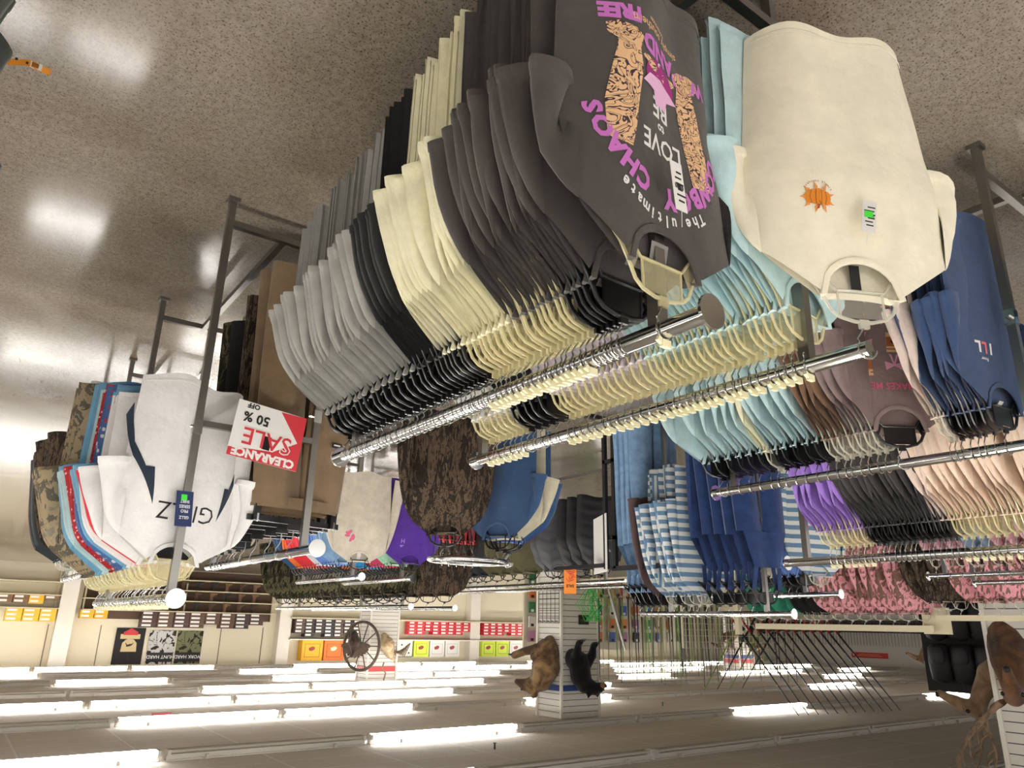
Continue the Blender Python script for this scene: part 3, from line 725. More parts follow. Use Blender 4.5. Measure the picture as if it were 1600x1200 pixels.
p = printed(T3, mv, INK, 'small_lettering'); p.add(text_geo('simply southern', .026, .0004), 0, -.56); p.add(text_geo('COLLECTION', .011, .0003), 0, -.575); p.done()
T4 = Tee(6, L=.67, fold=.008, thick=.03, tw=(.4, -.6)); T4.bw = .03; T4.lean = 0
nv_ = add_garment('tee', 0, NAVY, (-2.53, .865, H-.55-HB), .12, 'navy tee with small red and white chest print at its rail end', None, T4.meshes())
add_hanger('black', (-2.53, .865, H-.55-HB), .12, 'black hanger holding the navy chest print tee', None)
p = printed(T4, nv_, WHITEP, 'white_chest_letters'); p.add(text_geo('I', .05, .002), .045, -.205); p.add(text_geo('L', .05, .002), .105, -.205); p.add(text_geo('Rowr', .016, .0003), .08, -.155); p.done()
p = printed(T4, nv_, plain('print_coral', (222, 108, 104), .8), 'coral_chest_letter'); p.add(text_geo('L', .05, .002), .075, -.205); p.done()
neck_label(T4, nv_, plain('pale_label', (190, 186, 180), .8), .024, .012)
# grey flower patch on the nearest pale teal tee
T5 = Tee(9, L=.64, fold=.008, thick=.03, tw=(.5, -.4)); T5.bw = .03
tf = add_garment('tee', 0, TEAL, (-2.53, 1.935, H-.55-HB), .5, 'pale teal tee with grey flower print at the far rail end', None, T5.meshes())
add_hanger('black', (-2.53, 1.935, H-.55-HB), .5, 'black hanger holding the teal flower print tee', None)
p = printed(T5, tf, plain('print_grey_flower', (120, 134, 132), .8), 'flower_print')
for k in range(5): p.add(poly_geo(ellipse(.04*math.cos(k*1.257), .04*math.sin(k*1.257), .034, .022, 12, k*1.257)), .03, -.27)
p.done()
p = printed(T5, tf, plain('print_flower_heart', (160, 176, 172), .8), 'flower_heart', .0026); p.add(poly_geo(ellipse(0, 0, .014, .014, 10)), .03, -.27); p.done()

# ------------------------------------------------------------------ clearance rack
rack('chrome four-post rack carrying the white jersey and khaki trousers', -.6, -1.04, 2.74, 3.95,
     [(-.6, -.06, 2.66, 4.28, (2.66,)), (-1.04, -.25, 2.6, 4.03, (2.6,))])
W5 = 'white jersey rail'
row(W5, -.6, -.06, [('tee', 'pale grey tee', WHT, 4.2, 4.1, 3, 'clear'), ('bigtee', 'tan camouflage shirt', CAMOT, 4.06, 3.82, 6, 'clear'), ('bigtee', 'sky blue shirt', SKYB, 3.77, 3.67, 3, 'clear'),
                    ('bigtee', 'pale blue shirt', TEAL, 3.6, 3.52, 2, 'clear'), ('bigtee', 'red speckled shirt', REDSP, 3.46, 3.38, 2, 'clear'), ('bigtee', 'blue flag print shirt', DRED, 3.32, 3.24, 3, 'clear'),
                    ('bigtee', 'white and sky shirt', SKYB, 3.17, 3.12, 2, 'clear'), ('bigtee', 'plain white shirt', WHT, 3.06, 3.0, 2, 'clear'), ('bigtee', 'red shirt', REDC, 2.93, 2.93, 1, 'clear'), ('bigtee', 'white shirt behind the jersey', WHT, 2.875, 2.875, 1, 'clear')], jit=.08, zs=(1.48, .9))
T6 = Tee(4, L=.645, sw=.205, aw=.22, hw=.22, fold=.010, thick=.05, tw=(.1, -.1), sl=.2, scoop=.07); T6.lean = 0; T6.bw = .03
gz = add_garment('bigtee', 0, WHT, (-.6, 2.79, H-.06-HB), -.35, 'white jersey with navy side flashes hanging nearest on its rail', None, T6.meshes())
add_hanger('clear', (-.6, 2.79, H-.06-HB), -.35, 'clear yellow hanger holding the white jersey with navy flashes', None)
NVP = plain('print_deep_navy', (26, 40, 56), .8)
p = printed(T6, gz, NVP, 'navy_side_flash')
rb = [(-.215, -.50), (-.20, -.36), (-.165, -.28), (-.14, -.28), (-.125, -.155), (-.17, -.25), (-.2, -.31), (-.235, -.45)]
p.add(poly_geo(rb, 3)); p.done(); p = printed(T6, gz, NVP, 'navy_side_flash'); p.add(poly_geo([(-x*1.02, z-.03) for x, z in rb], 3)); p.done()
p = printed(T6, gz, INK, 'chest_lettering'); p.add(text_geo('GILLZ', .085, -.0005), 0, -.2); p.done()
stitches(T6, gz, STW)
mbk = MB(); mbk.grid(lambda a, b: ((-.5+a)*.15, T6.P((-.5+a)*.15, -.02-.035*b*(1-(2*a-1)**2), False)[1]-.006, -.016-.04*b*max(0, 1-(2*a-1)**2)), 10, 4)
mbk.build('inner_neck_mesh', INK, gz)
tg = MB().box((0, 0, -.06), (.062, .004, .12)).build('hang_tag', plain('tag_navy', (34, 48, 92), .5), gz, (.03, -.075, -.12), 0, False); tg.rotation_euler = (.05, -.06, 0)
kt = MB()
for s_, zz, sz in (('GILLZ', -.03, .014), ('PRO', -.052, .015), ('SERIES', -.068, .015), ('SHIRT', -.084, .013)): place2d(text_geo(s_, sz, .0004), lambda x, y: (x, -.0028, y+zz-.004), kt)
kt.build('tag_lettering', WHITEP, tg, smooth=False)
MB().box((.004, -.003, -.098), (.022, .001, .02)).build('green_sticker', GREEN, tg, smooth=False)

W6 = 'khaki trouser rail'
for i, (y, m, words, L_) in enumerate(((2.86, KHAKI, 'nearest khaki work trousers', 1.0), (2.99, KHAKI, 'second khaki work trousers', 1.02), (3.12, CAMOB, 'dark bark camouflage trousers', .95), (3.3, BLK, 'black work trousers', .9), (3.45, CAMOG, 'green camouflage trousers', .95))):
    g = trousers_meshes(40+i, L_, .19)
    o = add_garment('trousers', 0, m, (-1.04, y, H-.25-.17), -.18+.1*i, '%s clipped on the rail behind the clearance sign' % words, None, g)
    clip_hanger((-1.04, y, H-.25-HB), -.18+.1*i, 'black clip hanger holding the %s' % words, None)
    if i == 0: 
        pp = MB().box((-.12, -.062, -.27), (.045, .003, .022)).build('brand_patch', INK, o, smooth=False); MB().box((-.12, -.0645, -.27), (.03, .001, .006)).build('patch_mark', WHITEP, pp, smooth=False)
for i in range(7):
    add_hanger('white' if i % 2 else 'black', (-1.04, 3.55+i*.06, H-.25-HB), random.uniform(-.5, .5), '%s empty hanger beyond the khaki trousers' % ORD[i], 'empty hangers on the khaki trouser rail')
# clearance sign on the cross rail
sg = thing('clearance_sale_sign', 'red and white CLEARANCE SALE 50 percent off card on cross rail', 'sign', (-.83, 2.655, .955))
SW, SH = .265, .21
MB().box((0, 0, 0), (SW, .002, SH)).build('card', PAPER, sg, smooth=False)
RED = plain('sign_red', (190, 44, 54), .6)
r_ = MB(); fl = lambda x, y: (x, -.0016, y)
place2d(poly_geo([(-SW/2, SH/2), (SW/2, SH/2), (SW/2, .075), (-.03, .055), (-.115, .0), (-.03, -SH/2+.004), (-SW/2, -SH/2)], 0), fl, r_); r_.build('red_panel', RED, sg, smooth=False)
r_ = MB(); fl2 = lambda x, y: (x, -.0026, y)
place2d(text_geo('CLEARANCE', .042, .0022), lambda x, y: (x+.0, -.0024, y+.07), r_); place2d(text_geo('SALE', .088, .0045), lambda x, y: (x, -.0024, y-.008), r_); r_.build('white_lettering', PAPER, sg, smooth=False)
r_ = MB(); place2d(text_geo('SALE', .088, .0008), lambda x, y: (x, -.0034, y-.008), r_); r_.build('red_lettering', RED, sg, smooth=False)
r_ = MB(); place2d(text_geo('50 %', .05, .0015), lambda x, y: (x+.055, -.0024, y-.065), r_); place2d(text_geo('OFF', .026, .001), lambda x, y: (x+.075, -.0024, y-.1), r_); r_.build('black_lettering', INK, sg, smooth=False)
MB().box((0, .012, .03), (.03, .03, .05)).build('clip', BLACKP, sg, smooth=False)
sg.rotation_euler = (0, .10, -.05)

# ------------------------------------------------------------------ garments at the aisle edge close to the viewer
rack('steel rack at the aisle edge carrying dark green jackets', .52, .98, 1.0, 2.6, [(.52, -.35, .9, 2.75, (.9, 2.75)), (.98, -.35, .9, 2.75, (.9, 2.75))], mid=False)
for i, y in enumerate((1.28, 1.36, 1.44, 1.58, 1.66, 2.1, 2.18)):
    g = garment_proto('jacket', i % 4)
    o = add_garment('jacket', i % 4, DKGRN, (.52, y, H-.35-HB), random.uniform(-.1, .1), '%s dark green jacket on the aisle edge rail from the near end' % ORD[i], 'dark green jackets at the aisle edge')
    add_hanger('black', (.52, y, H-.35-HB), 0, 'black hanger holding the %s dark green jacket' % ORD[i], 'hangers of the dark green jackets')
ot = thing('orange_size_strip', 'orange paper size strip hanging out of a dark green jacket', 'tag', (.147, 1.72, .445))
s_ = MB(); s_.grid(lambda a, b: (-.095*a, .004*math.sin(a*7)+.0*b, -.012*a+(b-.5)*.017+.003*math.sin(a*9)), 14, 2); s_.build('paper_strip', plain('tag_orange', (232, 150, 44), .6), ot)
MB().box((-.067, -.003, -.009), (.022, .001, .0165)).build('white_label', PAPER, ot, smooth=False)
k_ = MB()
for i in range(6): k_.box((-.060-.0022*i, -.004, -.009), (.0012, .0008, .011))
for i, x in enumerate((-.012, -.03, -.05)): k_.box((x, -.006, -.006), (.005, .0008, .006))
k_.build('printed_lines', INK, ot, smooth=False)
# ------------------------------------------------------------------ racks in the middle distance
rack('chrome rack beyond the white jersey carrying camouflage jackets', -.66, -1.1, 5.1, 6.35, [(-.66, -.25, 5.0, 6.5, (5.0,)), (-1.1, -.25, 5.0, 6.5, (5.0,))])
row('bark camouflage jacket rail', -.66, -.25, [('jacket', 'black fleece jacket', DGREY, 6.4, 6.1, 4, 'white'), ('jacket', 'bark camouflage jacket', CAMOB, 5.85, 5.2, 6, 'white')], parts=False)
rack('chrome rack carrying purple and bone shirts beyond the khaki trousers', -2.6, -3.05, 5.7, 6.75, [(-2.6, -.34, 5.52, 6.9, (5.52,)), (-3.05, -.35, 5.5, 6.86, (5.5,))])
row('bone shirt rail', -2.6, -.34, [('tee', 'dark teal shirt', STEELB, 6.85, 6.78, 2, 'black'), ('tee', 'orange shirt', ORNG, 6.7, 6.62, 2, 'black'), ('tee', 'red shirt', REDC, 6.55, 6.3, 5, 'black'), ('tee', 'white shirt', WHT, 6.25, 6.2, 2, 'black'),
                                    ('longtee', 'cornflower shirt', BLUW, 6.12, 5.98, 3, 'black'), ('longtee', 'faded denim shirt', DENIM, 5.93, 5.86, 2, 'black')], parts=False)
tb = Tee(21, L=.72, sw=.215, aw=.25, hw=.25, sl=.56, sleeve_w=.13, cuff_w=.11, ang=82, fold=.012, thick=.05); tb.bw = .04; tb.lean = 0
bn = add_garment('longtee', 0, STONE, (-2.6, 5.60, H-.34-HB), .2, 'bone long sleeve shirt with small pink emblem at its rail end', None, tb.meshes())
add_hanger('black', (-2.6, 5.60, H-.34-HB), .2, 'black hanger holding the bone long sleeve shirt', None, False)
p = printed(tb, bn, PKT, 'pink_emblem')
for k in range(6): p.add(poly_geo(ellipse(0, 0, .022, .012, 10, k), 0), .09+.025*math.cos(k*1.9), -.2+.03*math.sin(k*1.3))
p.done(); neck_label(tb, bn, PAPER, .03, .06)
row('purple shirt rail', -3.05, -.35, [('tee', 'orange shirt', ORNG, 6.7, 6.45, 4, 'black'), ('tee', 'cyan shirt', CYAN, 6.4, 6.22, 3, 'black'), ('tee', 'maroon shirt', MAROON, 6.17, 6.17, 1, 'black'), ('tee', 'raspberry shirt', PINK, 6.1, 5.93, 4, 'black'), ('tee', 'mint shirt', MINT, 5.85, 5.8, 2, 'black')], parts=False)
tv = Tee(22, L=.7, fold=.008, thick=.04); tv.bw = .03
vi = add_garment('longtee', 0, VIOL, (-3.05, 5.58, H-.35-HB), .3, 'violet shirt with faint chest print at the end of its rail', None, tv.meshes())
add_hanger('black', (-3.05, 5.58, H-.35-HB), .3, 'black hanger holding the violet shirt', None, False)
p = printed(tv, vi, PURP, 'chest_print'); p.add(text_geo('H', .05, .001), .07, -.2); p.add(poly_geo([(-.02, 0), (.02, 0), (.01, .02)], 0), .075, -.15); p.done()
rack('chrome rack of dark forest camouflage clothes', -3.6, -4.1, 7.6, 9.4, [(-3.6, -.15, 6.5, 10.2, (6.5,)), (-4.1, -.15, 6.5, 10.2, (6.5,))], mid=False)
row('forest camouflage rail', -3.6, -.15, [('jacket', 'forest camouflage jacket', CAMOG, 10.0, 6.7, 14, 'black')], jit=.5, parts=False)
row('second forest camouflage rail', -4.1, -.15, [('jacket', 'dark bark camouflage jacket', CAMOB, 9.8, 6.7, 10, 'black')], jit=.5, parts=False)
# oval rack
ovx, ovy, ovz = -2.24, 3.42, H-.325
ov = thing('round_garment_rack', 'black post oval ring rack carrying the big camouflage jacket', 'clothes rack', (ovx, ovy, 0))
MB().box((-.05, -.02, .45), (.05, .03, .9)).build('lower_post', plain('grey_post', (150, 148, 146), .4), ov, smooth=False)
MB().box((-.05, -.02, (.9+ovz)/2), (.04, .026, ovz-.9)).build('upper_post', BLACKM, ov, smooth=False)
ring = [(.24*math.cos(a*PI/18), .16*math.sin(a*PI/18), ovz) for a in range(36)]
MB().tube(ring, .012, 8, closed=True).build('ring', CHROME, ov)
MB().box((0, 0, ovz-.004), (.47, .03, .025)).build('cross_arm', BLACKM, ov, smooth=False)
MB().box((-.05, 0, .02), (.7, .06, .04)).box((-.05, 0, .02), (.06, .6, .04)).build('foot', BLACKM, ov, smooth=False)
def on_ring(a, kind, mat, words, L=None, rz=None, hk='black', trim=None, meshes=None):
    a = math.radians(a); x, y = ovx+.24*math.cos(a), ovy+.16*math.sin(a)
    r_ = a+PI/2 if rz is None else rz
    ob = add_garment(kind, int(a*7) % 4, mat, (x, y, ovz-HB), r_, words+' on the oval ring rack', None, meshes)
    if 'stone' in words: price_tag(ob, (-.12, -.06, -.3), .05, .09, sticker=True, lean=.6)
    add_hanger(hk, (x, y, ovz-HB), r_, 'black hanger holding the '+words, None, False)
TJ = Tee(31, L=.66, sw=.185, aw=.215, hw=.20, sl=.46, sleeve_w=.15, cuff_w=.11, ang=86, thick=.10, fold=.02, sth=.07, scoop=.06, bow=.03); TJ.lean = 0
on_ring(-28, 'jacket', CAMOB, 'big bark camouflage jacket', rz=.62, meshes=TJ.meshes())
for i, a in enumerate((70, 82, 94, 106, 118)): on_ring(a, 'tee', REDC, '%s red shirt' % ORD[i], rz=-.85)
for a, m, wd, rz in ((-108, STEELB, 'long steel blue shirt', 1.25), (-126, TAN, 'stone coloured shirt', .94), (-142, STEELB, 'slate blue shirt', .66), (-157, ROYAL, 'royal blue shirt', .4), (-172, TROP, 'tropical red flower print shirt', .14)):
    on_ring(a, 'tee', m, wd, rz=rz)
# black four-way stand with sign card
bx, by, bz = -4.0, 4.15, H-.42
st = thing('display_stand', 'black twin post stand holding a blank white card', 'stand', (bx, by, 0))
for dy in (-.05, .05):
    MB().box((0, dy, bz/2), (.03, .03, bz)).build('post', BLACKM, st, smooth=False)
for z in (.35, .95): MB().box((0, 0, z), (.03, .13, .03)).build('spacer', BLACKM, st, smooth=False)
MB().box((0, -.3, bz), (.03, .56, .035)).build('arm', BLACKM, st, smooth=False); MB().box((0, .33, bz-.03), (.03, .6, .03)).build('arm', BLACKM, st, smooth=False)
MB().box((0, 0, .015), (.6, .05, .03)).box((0, 0, .015), (.05, .6, .03)).build('foot', BLACKM, st, smooth=False)
cd_ = MB().box((0, 0, 0), (.005, .40, .44)).build('sign_card', PAPER, None, (-4.06, 4.33, H-.62), 0, False); tag(cd_, 'blank white card hanging on the black twin post stand', 'card')
cd_.rotation_euler = (0, 0, .5)
os_ = thing('sale_card', 'orange sale card with pink scribbles on the black stand arm', 'sign', (-4.03, 4.66, H-.36), .55)
MB().box((0, 0, 0), (.10, .003, .22)).build('card', plain('card_orange', (238, 140, 48), .6), os_, smooth=False)
k_ = MB()
for i in range(7): k_.tube([(-.03+.02*math.sin(i*2), -.003, .0-.012*i), (.0+.01*math.cos(i), -.003, .015-.012*i), (.035*math.cos(i*1.3), -.003, -.01-.012*i)], .0028, 4)
k_.build('pink_scribble', plain('scribble_pink', (214, 50, 80), .6), os_)
k_ = MB(); place2d(text_geo('SALE', .03, .001), lambda x, y: (x, -.0022, y+.04), k_); k_.build('dark_lettering', INK, os_, smooth=False)
# quilted vests and olive shirts
rack('chrome rack carrying black quilted vests and olive shirts', -4.75, -5.25, 5.0, 8.6, [(-4.75, -.39, 4.75, 8.9, (8.9,)), (-5.25, -.38, 4.75, 8.9, (4.75,))])
row('quilted vest rail', -4.75, -.39, [('tee', 'maroon shirt', MAROON, 8.6, 8.2, 4, 'black'), ('longtee', 'olive shirt', OLIVE, 8.0, 7.6, 3, 'black'), ('longtee', 'dark grey shirt', DGREY, 7.4, 6.9, 4, 'black'), ('longtee', 'plain olive shirt', OLIVE, 6.7, 6.1, 4, 'black'),
                                       ('vest', 'grey quilted vest', PUFFG, 5.75, 5.65, 2, 'black'), ('vest', 'black quilted vest', PUFF, 5.35, 5.05, 3, 'black')], yaw=.35, parts=False)
# dungarees and striped pyjamas
rack('chrome rack carrying denim dungarees and striped pyjamas', -4.2, -4.65, 2.95, 3.75, [(-4.2, -.10, 2.76, 4.06, (2.76,)), (-4.65, -.235, 2.7, 3.9, (2.7,))])
row('dungaree rail', -4.2, -.10, [('overalls', 'light denim dungarees', DENIM, 4.03, 3.86, 4, 'black'), ('longtee', 'plum brown top', PLUM, 3.78, 3.78, 1, 'black'), ('pyjama', 'striped pyjamas', STRB, 3.7, 3.42, 5, 'white'), ('pyjama', 'upright striped pyjamas', STRD, 3.62, 3.5, 2, 'black'),
                                  ('overalls', 'dark denim dungarees', DDEN, 3.32, 2.95, 5, 'black')], yaw=.25, jit=.12)
row('flower print pyjama rail', -4.65, -.235, [('pyjama', 'flower print pyjamas', FLOR, 3.3, 3.22, 2, 'black'), ('pyjama', 'bone pyjamas', STONE, 3.14, 3.06, 2, 'black'), ('pyjama', 'cornflower pyjamas', BLUW, 3.0, 2.94, 2, 'black'), ('pyjama', 'striped romper', STRB, 2.84, 2.84, 1, 'white')], yaw=.3)
# floral shirts rail and the beige wall arm of pink camouflage
rack('chrome rack carrying flower print and denim shirts', -5.7, -6.15, .9, 2.5, [(-5.7, -.40, .6, 2.62, (2.62,)), (-6.15, -.37, .6, 2.5, (2.5,))], mid=False)
row('flower print shirt rail', -5.7, -.40, [('tee', 'pink flower shirt', FLORM, 2.55, 2.3, 4, 'white'), ('tee', 'faded denim shirt', LINEN, 2.25, 2.15, 2, 'white'), ('tee', 'rose flower shirt', FLORM, 2.08, 1.9, 3, 'clear'), ('tee', 'pale blue shirt', DENIM, 1.82, 1.3, 8, 'clear')], parts=False)
row('brown mixed rail', -6.15, -.37, [('tee', 'brown pink camouflage shirt', CAMOP, 2.45, 1.2, 9, 'black')], parts=False)
BEIGE = plain('beige_metal', (212, 202, 170), .5)
gw = thing('garment_gondola', 'beige slotted wall unit with a long arm of pink camouflage', 'shelving', (-7.5, 4.2, 0))
MB().box((0, .25, H-.045), (.05, 1.95, .06)).build('hanging_arm', BEIGE, gw, smooth=False); MB().box((0, -1.25, H-.145), (.05, .95, .05)).build('hanging_arm', BEIGE, gw, smooth=False)
for y in (-1.55, 1.55): MB().box((-.1, y, (H+.05)/2), (.06, .06, H+.05)).build('upright', BEIGE, gw, smooth=False)
for k in range(22): MB().box((-.068, -1.55, .2+k*.065), (.008, .012, .03)).build('slot', INK, gw, smooth=False)
MB().box((-.1, -.72, H-.12), (.05, .24, .24)).build('bracket', BEIGE, gw, smooth=False)
MB().box((-.1, 0, .06), (.5, 3.3, .1)).build('base', BEIGE, gw, smooth=False)
row('beige arm', -7.5, -.06, [('tank', 'emerald top', GREENC, 5.35, 4.85, 4, 'white'), ('longtee', 'black top', BLK, 4.72, 4.55, 3, 'white'), ('jacket', 'pink camouflage shirt', CAMOP, 4.4, 3.55, 7, 'white')], yaw=.45, jit=.2, parts=False)
row('lower beige arm', -7.5, -.16, [('jacket', 'dark camouflage shirt', CAMOB, 3.4, 3.2, 3, 'white'), ('jacket', 'faded pink camouflage shirt', CAMOP, 3.05, 2.7, 3, 'white')], yaw=.45, jit=.2, parts=False)

# ------------------------------------------------------------------ back wall shelving
sh = thing('wall_shelf', 'long white wall shelf under the cap cartons', 'shelf', (-17.2, 28.1, 0))
MB().box((0, 0, H+.67), (13.5, .55, .04)).build('shelf_board', WHITE, sh, smooth=False)
MB().box((0, .02, H-.09), (13.5, .5, .05)).build('lower_board', BEIGE, sh, smooth=False)
for x in (-6.7, -1.5, 3, 6.7): MB().box((x, .1, (H+.65)/2), (.05, .3, H+.65)).build('upright', WHITE, sh, smooth=False)
cart = [((232, 176, 40), 'yellow'), ((232, 120, 50), 'orange')]+[((216, 214, 210), 'white dotted')]*4+[((206, 226, 70), 'lime')]+[((222, 220, 214), 'white')]*2
cart2 = [((200, 222, 40), 'lime')]*2+[((222, 220, 214), 'white')]*5
CM = {}
def carton(x, z, w, h, d, col, cname, label, grp, mark=True):
    o = MB().box((0, 0, h/2), (w, d, h)).build('carton', plain('carton_'+cname.replace(' ', '_'), col, .6), None, (x, 28.08, z), 0, False); tag(o, label, 'box', grp)
    k = MB()
    if cname == 'white dotted':
        for px, pz in ((.2, .25), (.8, .25), (.5, .5), (.2, .75), (.8, .75)): k.disc(((px-.5)*w*.8, -d/2-.002, h*pz), .035, 'y', .004, 10)
        k.box((-w/2+.01, -d/2-.002, h/2), (.02, .004, h)); k.box((0, -d/2-.002, h-.012), (w, .004, .025))
        k.build('printed_dots', INK, o, smooth=False)
    else:
        k.add([(v[0]*.13+.02, -d/2-.003, h*.42+v[1]*.10) for v in ellipse(0, 0, 1, .7, 14, .5)], [tuple(range(14))]); k.box((.07, -d/2-.002, h*.36), (.16, .004, .03), ry=-.4)
        k.build('cap_picture', plain('cap_picture_'+('red' if cname != 'orange' else 'cream'), (150, 60, 62) if cname != 'orange' else (236, 214, 180), .6), o, smooth=False)
        k = MB(); 
        for px in (-.36, .36): k.box((px*w, -d/2-.002, h*.5), (.012, .003, h*.66))
        for pz in (.18, .82): k.box((0, -d/2-.002, h*pz), (w*.7, .003, .012))
        k.build('printed_frame', INK if cname != 'white' else plain('frame_grey', (150, 146, 140), .6), o, smooth=False)
x = -10.95
for i, (c, nme) in enumerate(cart):
    ww = .84 if i < 2 else .72
    carton(x-ww/2, H+.695, ww-.03, .72 if i < 2 else .62, .42, c, nme, '%s cap carton, %s from the yellow end of the wall shelf' % (nme, ORD[i]), 'cap cartons on the wall shelf'); x -= ww+.03
x = -19.05
for i, (c, nme) in enumerate(cart2):
    carton(x-.36, H+.695, .69, .62, .42, c, nme, '%s cap carton, %s beyond the second white pillar on the wall shelf' % (nme, ORD[i]), 'cap cartons on the wall shelf'); x -= .75
SB = {}
def shoe_boxes(x0, x1, z0, cols, rows_, palette, cname, where, y=28.02, w=None):
    """stacks of shoe boxes, each box a thing with its paper label"""
    bw = abs(x1-x0)/cols
    for c in range(cols):
        nr = rows_-random.choice((0, 0, 1))
        pal = random.choice(palette)
        for r in range(nr):
            key = (round(bw, 2), 's'); hh = .128
            if key not in SB:
                SB[key] = (MB().box((0, 0, hh/2), (bw*.95, .33, hh*.97)).box((0, 0, hh*.82), (bw*.965, .338, hh*.3)).mesh('shoe_box', False), MB().box((bw*.12, -.17, hh*.42), (bw*.55, .004, hh*.5)).mesh('end_label', False))
            sgn = -1 if x1 < x0 else 1
            o = inst('shoe_box', SB[key][0], plain('box_%s_%d' % (cname.replace(' ', '_'), palette.index(pal)), pal, .6), None, (x0+sgn*(c+.5)*bw, y+random.uniform(-.02, .02), z0+r*hh))
            tag(o, '%s shoe box, %s up in stack %s of the %s' % (cname, ORD[r], ORD[c], where), 'box', cname+' boxes on the '+where)
            inst('end_label', SB[key][1], PAPER, o)
zl = H-.06
shoe_boxes(-10.6, -14.1, zl, 9, 5, [(60, 48, 46), (84, 66, 58), (50, 50, 54)], 'dark', 'white wall bay')
shoe_boxes(-15.4, -18.4, zl, 8, 4, [(196, 40, 50), (206, 60, 66)], 'red', 'middle wall bay')
shoe_boxes(-19.1, -21.3, zl, 6, 4, [(196, 40, 50), (206, 60, 66)], 'bright red', 'far wall bay')
shoe_boxes(-21.5, -23.8, zl, 5, 3, [(150, 116, 84), (176, 50, 50), (140, 100, 70)], 'tan', 'end wall bay')
# boot wall behind the jersey rack
bs = thing('boot_shelves', 'beige wall shelves of brown boots behind the jersey rack', 'shelf', (-6.7, 28.1, 0))
for z in (.35, .7, 1.05, 1.4): MB().box((0, 0, z), (6.3, .5, .03)).build('shelf_board', BEIGE, bs, smooth=False)
for x in (-3.1, 0, 3.1): MB().box((x, .18, .85), (.05, .06, 1.65)).build('upright', BEIGE, bs, smooth=False)
MB().box((0, .26, .85), (6.3, .02, 1.65)).build('back_panel', plain('brown_backing', (86, 66, 52), .8), bs, smooth=False)
def boot_mesh():
    mb = MB(); rings = []
    for z, x, rx, ry in ((.30, .0, .062, .055), (.2, .0, .055, .05), (.12, .0, .052, .048), (.08, .02, .075, .05)): rings.append([(x+rx*math.cos(2*PI*k/14), ry*math.sin(2*PI*k/14), z) for k in range(14)])
    for z, x, rx, ry in ((.05, .05, .12, .052), (.02, .055, .13, .054), (.0, .055, .13, .052)): rings.append([(x+rx*math.cos(2*PI*k/14), ry*math.sin(2*PI*k/14)*(1-.15*math.cos(2*PI*k/14)), z) for k in range(14)])
    mb.loft(rings); sole = MB().loft([[(.055+.135*math.cos(2*PI*k/14), .056*math.sin(2*PI*k/14), z) for k in range(14)] for z in (.0, -.025)])
    return mb.mesh('boot'), sole.mesh('sole')
BT = boot_mesh(); BTM = [cloth('boot_leather_%d' % i, c) for i, c in enumerate(((74, 52, 38), (52, 42, 36), (110, 80, 56), (38, 34, 32)))]
for r, z in enumerate((.365, .715, 1.065)):
    for i in range(11):
        m = random.choice(BTM); o = inst('boot', BT[0], m, None, (-4.0-.5*i, 28.0, z+.028), random.uniform(-.4, .4)+PI)
        tag(o, 'brown boot, %s from the cream pillar on the %s boot shelf' % (ORD[i], ['lowest', 'second lowest', 'upper'][r]), 'boot', 'boots on the wall shelves'); inst('sole', BT[1], INK, o)
shoe_boxes(-5.3, -9.4, 1.415, 8, 4, [(92, 66, 50), (60, 42, 38), (74, 50, 44)], 'brown', 'boot shelf top')
shoe_boxes(-3.5, -4.3, 1.415, 2, 2, [(232, 178, 40)], 'yellow', 'boot shelf end')
ys = thing('yellow_shelf', 'beige wall shelf of yellow boxes by the first white pillar', 'shelf', (-1.4, 28.1, 0))
for z in (.6, 1.0, 1.4): MB().box((0, 0, z), (3.0, .5, .03)).build('shelf_board', BEIGE, ys, smooth=False)
for x in (-1.4, 1.4): MB().box((x, .18, .7), (.05, .06, 1.4)).build('upright', BEIGE, ys, smooth=False)
shoe_boxes(-1.5, -2.85, 1.415, 3, 3, [(232, 178, 40), (236, 190, 60)], 'bright yellow', 'yellow box shelf')
shoe_boxes(-1.2, -2.85, 1.015, 4, 2, [(232, 178, 40), (120, 90, 60)], 'amber', 'middle yellow box shelf')
# banners
def banner(label, x0, x1, z0, z1, mat, text=None, emblem=False):
    o = thing('wall_banner', label, 'banner', ((x0+x1)/2, 28.36, 0))
    b = MB(); b.grid(lambda a, c: ((-.5+a)*abs(x1-x0), .012*math.sin(a*11+c*3), z0+(z1-z0)*c), 16, 8); b.build('cloth', mat, o)
    if text:
        MB().box((0, -.02, z1-.22), (abs(x1-x0)*.96, .012, .3)).build('dark_header', INK, o, smooth=False)
        k = MB(); place2d(text_geo(text, .15, .002), lambda x, y: (x, -.03, y+z1-.28), k); k.build('lettering', PAPER, o, smooth=False)
    if emblem:
        k = MB(); k.add([(x_, -.02, z_+z1-.62) for x_, z_ in ((-.24, .22), (.24, .22), (.22, -.05), (.12, -.16), (0, -.2), (-.12, -.16), (-.22, -.05))], [tuple(range(7))]); k.add([(x_, -.02, z_) for x_, z_ in ((-.3, z1-.8), (.3, z1-.8), (.3, z1-.95), (-.3, z1-.95))], [(0, 1, 2, 3)]); k.build('shield', plain('emblem_tan', (206, 184, 140), .7), o, smooth=False)
        k = MB(); k.add([(x_, -.024, z_) for x_, z_ in ((-.22, z1-.92), (.22, z1-.92), (.22, z1-1.02), (0, z1-1.14), (-.22, z1-1.02))], [(0, 1, 2, 3, 4)]); k.build('red_ribbon', RED, o, smooth=False)
        k = MB(); k.add([(x_, -.024, z_+z1-.6) for x_, z_ in ellipse(0, 0, .1, .035, 12, .3)], [tuple(range(12))]); 
        for lx in (-.09, .09): k.tube([(lx*.7, -.024, z1-.6), (lx*1.3, -.024, z1-.67)], .012, 4)
        k.build('running_animal', INK, o, smooth=False)
